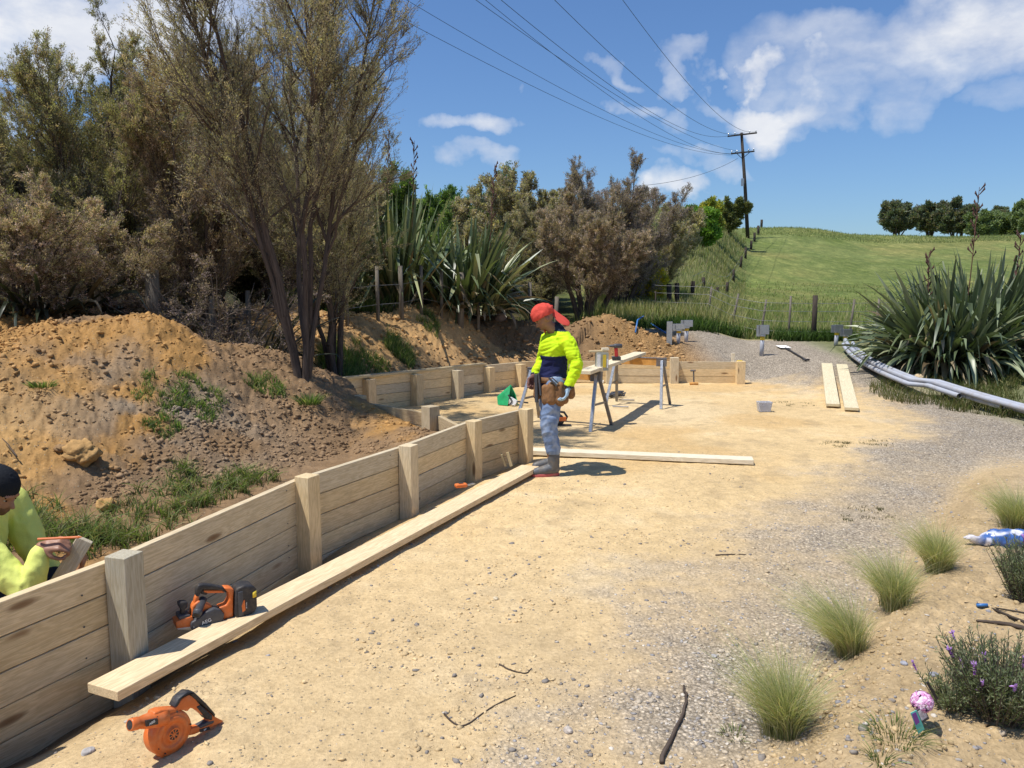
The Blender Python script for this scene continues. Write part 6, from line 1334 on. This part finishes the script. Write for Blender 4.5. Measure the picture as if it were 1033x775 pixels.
for i, (px, py, n, h, rd, lab) in enumerate([(403, 357, 1100, .25, .30, "bright weed clump on the earth bank over the far wall"), (345, 371, 1500, .28, .45, "long grass at the foot of the bank by the tall manuka"), (372, 366, 900, .15, .4, "thin grass low on the bank above the far wall's left part"), (270 / 2.95 + 340, 322, 500, .16, .3, "grass patch on the crest of the bank below the left flax")]):
    g = on_ground(px, py); clump("grass_clump", lab, "grass clump", g, n, h, rd, .6, WG, 340 + i, .012, "grass clumps on the far bank")
# dry thin greenery on the pad's right
for i, (px, py, n, rd, lab) in enumerate([(845, 449, 160, .25, "thin dark weeds at the pad's edge below the two planks"), (885, 448, 120, .25, "sparse weeds where the sand meets the gravel"), (800, 408, 140, .4, "faint weed patch right of the plastic tub"), (870, 518, 160, .3, "sparse weeds in the gravel above the second tussock"), (655, 365, 10, .1, "tiny weed by the back wall")][:4]):
    g = on_ground(px, py); clump("weed_patch", lab, "weeds", g, n, .03, rd, .9, [(.10, .11, .04), (.16, .15, .07)], 360 + i, .006, "sparse weeds on the bare pad")
# under the flax: grass verge
P = []
for k in range(9000):
    pass
def verge_ok(x, y): az = CX + F * x / y; return (az > 880) & (x > np.interp(y, [8, 9.5, 11, 12.5, 15], [6.2, 6.75, 7.0, 6.2, 6.0])) & (vnoise(x * 2, y * 2, 37) > .3)
P = field(26000, 880, 1120, 8.2, 14, verge_ok); me = blades("verge_grass", P, .06 + .22 * rs.rand(len(P)), .010, .6, [(.09, .14, .035), (.17, .18, .06), (.26, .23, .11)], 206); tag(mesh_obj("verge_grass", me), "rough grass verge under the big right hand flax behind the pipes", "grass", kind='stuff')
# tussocks
TS = [(.46, .48, .23), (.38, .44, .18), (.60, .58, .35), (.27, .34, .13), (.75, .70, .48)]
for i, (px, py, n, h, rd, lab) in enumerate([(792, 742, 2300, .36, .035, "nearest feathery tussock at the bottom of the picture"), (857, 660, 2000, .34, .035, "second tussock from the front, blown flat to the left"), (902, 612, 1800, .31, .035, "third tussock from the front in the row"), (946, 576, 2000, .30, .035, "fourth tussock, with a dark hollow at its foot"), (1026, 534, 2400, .34, .05, "furthest tussock, beside the blue bag at the right edge")]):
    g = on_ground(px, py)
    r = np.random.RandomState(400 + i); a = r.rand(n) * 6.283; q = rd * np.sqrt(r.rand(n)); P = np.column_stack([np.cos(a) * q, np.sin(a) * q, np.zeros(n) - .01])
    ang_ = np.arctan2(P[:, 1], P[:, 0]); grp = r.randint(0, 26, n); gl_ = r.uniform(.62, 1.12, 26)[grp]; P[:, :2] += (r.normal(size=(26, 2)) * .022)[grp]
    wd = [(-.12, .10), (-.42, .15), (-.14, .08), (-.16, .05), (-.12, .05)][i]
    ll_ = 1.22 * h * r.uniform(.30, 1.0, n) ** .7 * gl_ * np.where(r.rand(n) < .06, 1.25, 1.0)
    me = blades("tussock_leaves", P, ll_, np.full(n, .0021), .62, TS + [(.62, .52, .30)], 400 + i, nseg=6, wind=wd); o = mesh_obj("tussock_grass", me); o.location = g; tag(o, lab, "tussock", "feather grass tussocks along the bed")
# lavender
def lavender(label, loc, seed, n, h, rad, nfl):
    r = np.random.RandomState(seed); t = thing("lavender_bush", label, "lavender", loc, "lavender bushes in the bed")
    a = r.rand(n) * 6.283; e = r.uniform(.1, 1.0, n) ** .7; D = unit(np.stack([np.cos(a) * e * rad / h, np.sin(a) * e * rad / h, np.ones(n)], -1)); Ls = h * r.uniform(.5, 1.1, n); B = np.stack([np.cos(a), np.sin(a), 0 * a], -1) * (rad * .45 * r.rand(n))[:, None]
    tip = B + D * Ls[:, None] + np.stack([r.normal(size=n) * .01, r.normal(size=n) * .01, 0 * a], -1)
    mesh_obj("stems", tubes_mesh("stems", [B, tip, np.full(n, .0025), np.full(n, .0012)], 4, M['twig']), None, t, False)
    k = 34; tt = r.rand(n, k) ** .8; P = (B[:, None] + (tip - B)[:, None] * tt[..., None]).reshape(-1, 3); Dd = unit(np.repeat(D, k, 0) + rand_dirs(r, n * k) * .9); S_ = unit(np.cross(Dd, rand_dirs(r, n * k)))
    cl = np.array([(.20, .25, .13), (.26, .30, .17), (.14, .18, .09), (.33, .34, .22)])[r.randint(0, 4, n * k)] * r.uniform(.7, 1.2, (n * k, 1)); mesh_obj("leaves", quads_mesh("leaves", P, Dd, S_, .022 * r.uniform(.7, 1.5, n * k), .0042 * np.ones(n * k), cl, M['leaf']), None, t, False)
    for j in range(nfl):
        i = r.randint(n); p = Vector(tip[i]); d = Vector(D[i]); mb = MB(); s = r.uniform(.7, 1.1); cc = [(.26, .10, .34), (.16, .07, .20), (.36, .20, .46)][r.randint(3)]
        mb.tube([p - d * .02, p + d * .03 * s], .0015, 5, (.12, .15, .07)); V = []
        for b in range(26):
            z = (b / 26); v = Vector(r.normal(size=3)).normalized(); q = p + d * (.022 + .030 * z) * s; mb.tube([q, q + v * .008 * s], [.0034 * s, .0015 * s], 4, tuple(np.array(cc) * r.uniform(.7, 1.3)))
        for b in range(4): v = (d * 1.2 + Vector(r.normal(size=3)) * .5).normalized(); q = p + d * .052 * s; mb.tube([q, q + v * .012 * s, q + v * .022 * s], [.001, .0045 * s, .001], 4, (.45, .25, .58))
        mb.build("flower", M['cloth'], t, local=True)
    return t
lavender("larger lavender at the bottom right corner with scattered purple heads", on_ground(1010, 722), 500, 420, .28, .22, 9)
lavender("smaller dark lavender at the right edge below the blue bag", on_ground(1036, 606), 501, 300, .30, .17, 5)
lavender("low sprawling lavender shoots just left of the bigger bush", on_ground(962, 716), 502, 60, .14, .12, 3)
# pink flower head, tag and weeds in the bottom right
g = on_ground(921, 722); t = thing("potted_flower", "pink ball shaped flower head with a teal plant tag leaning beside it", "flower", g)
r = np.random.RandomState(9); mb = MB(); g2 = on_ground(921, 741); hcn = Plane(g2 + Vector((-.09, -.02, 0)), g2 + Vector((.05, .02, 0))).P3(930, 708); mb.tube([g2 + Vector((.01, .02, 0)), hcn], .004, 6, (.10, .16, .05)); stem = mb.build("stem", M['cloth'], t)
mb = MB()
for k in range(170):
    v = Vector(r.normal(size=3)).normalized(); q = hcn + v * .030 * Vector((1.15, 1, 1)).length * .62; s_ = v.orthogonal().normalized(); a = r.rand() * 6.28; s_ = Matrix.Rotation(a, 3, v) @ s_; u2 = v.cross(s_); c_ = np.array([(.70, .32, .55), (.60, .22, .46), (.80, .48, .68), (.78, .62, .74)][r.randint(4)])
    w_ = .0125; mb.add([tuple(q + s_ * w_ + v * .004), tuple(q + u2 * w_ + v * .002), tuple(q - s_ * w_ + v * .005), tuple(q - u2 * w_ + v * .001)], [(0, 1, 2, 3)], tuple(c_ * r.uniform(.8, 1.15)))
mb.build("petals", M['cloth'], t)
tagp = Plane(g2 + Vector((-.09, -.02, 0)), g2 + Vector((.05, .02, 0)))
def tagpoly(name, px, mat, t0, t1, par): mb = MB(); mb.prism([tagp.sz(*q) for q in px], tagp.O, tagp.u, tagp.n, t0, t1); return mb.build(name, mat, par)
M['teal'] = plain("teal print", (.12, .55, .48), .4); M['purple'] = plain("purple print", (.22, .06, .35), .4)
tg = tagpoly("plant_tag", [(912, 715), (918, 712), (926, 731), (920, 736)], M['teal'], .03, .032, t); tagpoly("tag_picture", [(913, 716), (917, 714), (921, 724), (917, 727)], M['purple'], .0322, .033, tg)
M['photo'] = plain("white flower print", (.60, .56, .60), .5, 0, .5, 90)
tg = tagpoly("plant_tag", [(920, 714), (927, 709), (933, 722), (925, 727)], M['darkgrey'], .02, .022, t); tagpoly("tag_picture", [(921, 715), (927, 711), (931, 720), (925, 724)], M['photo'], .0222, .023, tg)
tagpoly("tag_stake", [(938, 691), (940, 690), (950, 707), (948, 709)], M['black'], -.02, -.016, t)
clump("weed_patch", "spiky green weeds growing under the pink flower head", "weeds", on_ground(905, 745), 170, .07, .10, 1.1, WG, 380, .0035, "weeds at the bed's front edge")
clump("weed_patch", "pale weed sprigs at the bottom edge left of the flower", "weeds", on_ground(888, 770), 50, .08, .04, 1.0, WG, 381, .0035, "weeds at the bed's front edge")
clump("weed_patch", "small weeds left of the nearest tussock's foot", "weeds", on_ground(742, 742), 60, .035, .06, 1.0, WG, 382, .004, "weeds at the bed's front edge")
# blue bag
p = on_ground(1010, 551); M['film'] = plain("blue film with glare", (1, 1, 1), .22, 0, .25, 30, .25, .6, attr=True)
def bagcol(V):
    n = vnoise(V[:, 0] * 22, V[:, 1] * 22 + V[:, 2] * 16, 3); c = np.tile([[.055, .13, .36]], (len(V), 1)); w_ = sst(n, .68, .8)[:, None]; c = c * (1 - w_) + np.array([[.72, .72, .80]]) * w_; e = (1 - sst(V[:, 0] - p.x, -.22, -.12))[:, None]; return c * (1 - e) + np.array([[.60, .56, .58]]) * e  # white glare patches put into the film colour
bg_ = thing("plastic_bag", "blue and clear plastic bag lying at the right edge beside the furthest tussock", "bag", p)
blob("bag_film", [((p.x - .14, p.y, p.z + .045), .03, (p.x - .05, p.y, p.z + .05), .055), ((p.x - .05, p.y, p.z + .05), .055, (p.x + .28, p.y - .03, p.z + .05), .06), ((p.x - .14, p.y, p.z + .04), .028, (p.x - .24, p.y + .01, p.z + .05), .012)], [], M['film'], bg_, .008, 2, disp=lambda V: folds(V, 14, .012, 71), colfn=bagcol, local=False)
# sticks
def stick(label, pts, rad, mat='darkpost', lift=.01, group="sticks and roots on the ground"):
    P = [on_ground(*q) + Vector((0, 0, lift + (q[2] if False else 0))) for q in pts]; P = smooth_path(P, 14); mb = MB(); n = len(P); mb.tube([v + Vector((rs.normal() * rad * .25, rs.normal() * rad * .25, 0)) for v in P], [rad * (1 - .55 * k / n) for k in range(n)], 7); o = mb.build("stick", M[mat], None, True); return tag(o, label, "stick", group)
stick("curved weathered root lying on the sand at the bottom centre", [(666, 772), (676, 750), (687, 728), (692, 706), (690, 694)], .010, 'bark')
stick("upper of the two thin stakes at the right edge, below the small lavender", [(1040, 634), (1005, 618), (985, 611)], .009)
stick("lower thick stick at the right edge", [(1040, 638), (1012, 631), (984, 629)], .012, 'bark')
stick("thin stake with a blue wrap beside the upper one", [(1040, 622), (1012, 617), (972, 610)], .006)
q0 = on_ground(985, 613); q1 = on_ground(996, 614); mb = MB(); mb.tube([q0 + Vector((0, 0, .012)), q1 + Vector((0, 0, .012))], .0085, 8); tag(mb.build("blue_tape", M['blue'], None, True), "blue tape wrapped round the thin stake", "tape")
stick("thin dark root curling in the left middle of the sand", [(448, 722), (458, 731), (470, 733), (486, 722), (500, 712), (520, 703)], .0045, 'bark', .003)
stick("short dark root in the centre of the sand", [(504, 671), (515, 677), (530, 680), (536, 675)], .0045, 'bark', .003)
stick("thin twig on the gravel edge above the tussocks", [(722, 561), (738, 560), (752, 560)], .006, 'bark', .003)
P_ = [at_y(4, 446, 5.9), at_y(16, 466, 5.7), at_y(20, 478, 5.6)]
stick("bare twig sticking out of the clay beside the black beanie", [(18, 470), (8, 456), (3, 450)], .006, 'bark', .06)

# ---------------------------------------------------------------- fences
def fence_post(par, name, base, h, r, mat, lean=(0, 0), sides=8):
    mb = MB(); b = Vector(base); mb.tube([b + Vector((0, 0, -.2)), b + Vector((lean[0] * .5, lean[1] * .5, h * .5)), b + Vector((lean[0], lean[1], h))], [r, r * .98, r * .95], sides); return mb.build(name, M[mat], par, True)
def wires(par, tops, hs, rad=.004):
    for h in hs:
        mb = MB(); mb.tube([Vector(b) + Vector((0, 0, h)) for b in tops], rad, 4); mb.build("wire", M['wire'], par, True)
ft = thing("wire_fence", "old wire fence with leaning battens below the grassy hill", "fence", gnd(797, 19.3)); tb = []
for (px, Y, h, lx, kind) in [(640, 24, 1.0, 0, 'b'), (662, 21.5, .75, -.02, 'i'), (714, 21.5, .92, .10, 'b'), (738, 20.3, 1.0, .18, 'b'), (768, 19.6, .98, .13, 'b'), (797, 19.3, 1.08, .02, 'b'), (822.5, 19.2, 1.10, 0, 'p'), (858, 19.1, 1.0, .10, 'b'), (885, 19.0, 1.0, .05, 'b'), (935, 18.9, 1.05, 0, 'p'), (988, 19.5, 1.0, 0, 'b'), (1060, 20, 1.0, 0, 'p')]:
    g = gnd(px, Y); tb.append(g); fence_post(ft, "post" if kind == 'p' else "batten", g, h + .05, .065 if kind == 'p' else (.02 if kind == 'i' else .028), 'darkpost' if kind in 'pi' else 'post', (lx, 0))
wires(ft, tb, [.25, .5, .75, .95], .005)
ft = thing("paddock_fence", "fence of dark posts climbing the hill to the skyline", "fence", on_ground(733, 296)); tb = []
for (px, yt, yb) in [(675, 287, 317), (683, 286, 315), (698, 284, 302), (710, 280, 294), (724, 290, 299), (733, 285, 297), (740, 272, 284), (747, 259, 270), (752, 250, 261), (757.6, 243, 252), (761, 235, 244), (765, 228, 237), (768, 222, 230), (772, 220, 226)]:
    g = on_ground(px, yb); h = (yb - yt) / F * g.y; tb.append(g); fence_post(ft, "post", g, h, .0016 * g.y if g.y > 40 else .075, 'darkpost', (rs.normal() * .03, 0), 7)
wires(ft, tb[2:], [.4, .8], .006)
ft = thing("shaded_fence", "half hidden fence of grey posts under the trees behind the bank", "fence", gnd(155, 10.4)); tb = []
for (px, Y, h, r_) in [(-40, 9.9, 1.0, .05), (38, 10.0, 1.0, .05), (98, 10.2, .95, .045), (155, 10.4, 1.05, .10), (210, 10.9, .95, .035), (250, 11.6, 1.0, .04), (350, 13.6, 1.0, .035), (381, 14.4, .95, .035), (405, 14.9, .95, .045), (425, 15.3, .9, .035), (445, 15.6, .9, .035), (464, 15.8, 1.0, .07), (482, 16.2, .9, .035), (536, 17.4, .9, .045), (560, 18, .9, .05)]:
    g = gnd(px, Y); tb.append(g); fence_post(ft, "post", g, h + .1, r_, 'post', (rs.normal() * .03, 0))
wires(ft, tb, [.35, .7], .004)
# ---------------------------------------------------------------- power pole and lines
b = gnd(753, 96); b.z = min(b.z, at_y(753, 219, 96).z); top = at_y(748, 134, 96)
t = thing("power_pole", "dark timber power pole with two crossarms on the hilltop", "power pole", b)
mb = MB(); mb.tube([b + Vector((0, 0, -1)), b + (top - b) * .5, top], [.24, .20, .16], 10, (1, 1, 1)); mb.build("pole", M['darkpost'], t, True)
def P96(px, py, Y=96): return at_y(px, py, Y)
for (x0, y0, x1, y1) in [(733.5, 138, 763, 134.5), (737, 155.5, 760.5, 153)]:
    A = P96(x0, y0); B = P96(x1, y1); mb = MB(); mb.board(A + Vector((0, -.2, 0)), B + Vector((0, -.2, 0)), .14, .16, col=(1, 1, 1)); arm = mb.build("crossarm", M['darkpost'], t)
    for f in (.03, .25, .75, .97):
        p = A + (B - A) * f + Vector((0, -.2, .08)); mb = MB(); mb.lathe(p, (0, 0, 1), [(0, .04), (.1, .05), (.14, .09), (.2, .09), (.26, .05)], 8); mb.build("insulator", M['galv'], arm)
mb = MB(); mb.box(at_y(749, 184, 95.7), (.35, .05, .9)); mb.build("metal_band", M['galv'], t)
mb = MB(); mb.tube([P96(741, 153.5) + Vector((0, -.2, 0)), P96(748.5, 160)], .04, 5); mb.tube([P96(757, 153) + Vector((0, -.2, 0)), P96(749, 160)], .04, 5); mb.build("arm_brace", M['darkpost'], t)
def line(label, e, s, sag, rad):
    E = at_y(*e); S_ = at_y(*s); pts = []
    for k in range(41):
        f = k / 40; p = E + (S_ - E) * f; p.z -= sag * 4 * f * (1 - f); pts.append(p)
    mb = MB(); mb.tube(pts, [rad * (.35 + .65 * abs(p.y) / 96) for p in pts], 5, (1, 1, 1)); return tag(mb.build("power_line", M['black'], None, True), label, "power line", "power lines running to the hilltop pole")
line("rightmost overhead wire, meeting the upper crossarm's right end", (762, 133, 96), (585, -60, 24), 1.6, .018)
line("second overhead wire from the right", (751, 134, 96), (500, -60, 22), 1.8, .018)
line("middle overhead wire of the fan above the far trees", (735, 137, 96), (440, -55, 22), 1.7, .018)
line("overhead wire just left of the middle one", (759, 153, 96), (400, -58, 22), 1.5, .016)
line("third wire from the left in the fan, starting at the lower crossarm", (739, 155, 96), (420, -58, 24), 1.6, .016)
line("upper of the two lowest wires emerging from the tall manuka", (737, 155.5, 96), (380, -18, 26), 1.2, .016)
line("lowest wire of the fan, skimming the dark manuka's top", (739, 156.5, 96), (380, 6, 26), 1.2, .016)
line("short thin service wire dropping left to the olive manuka", (744, 160, 96), (640, 188, 60), .6, .02)
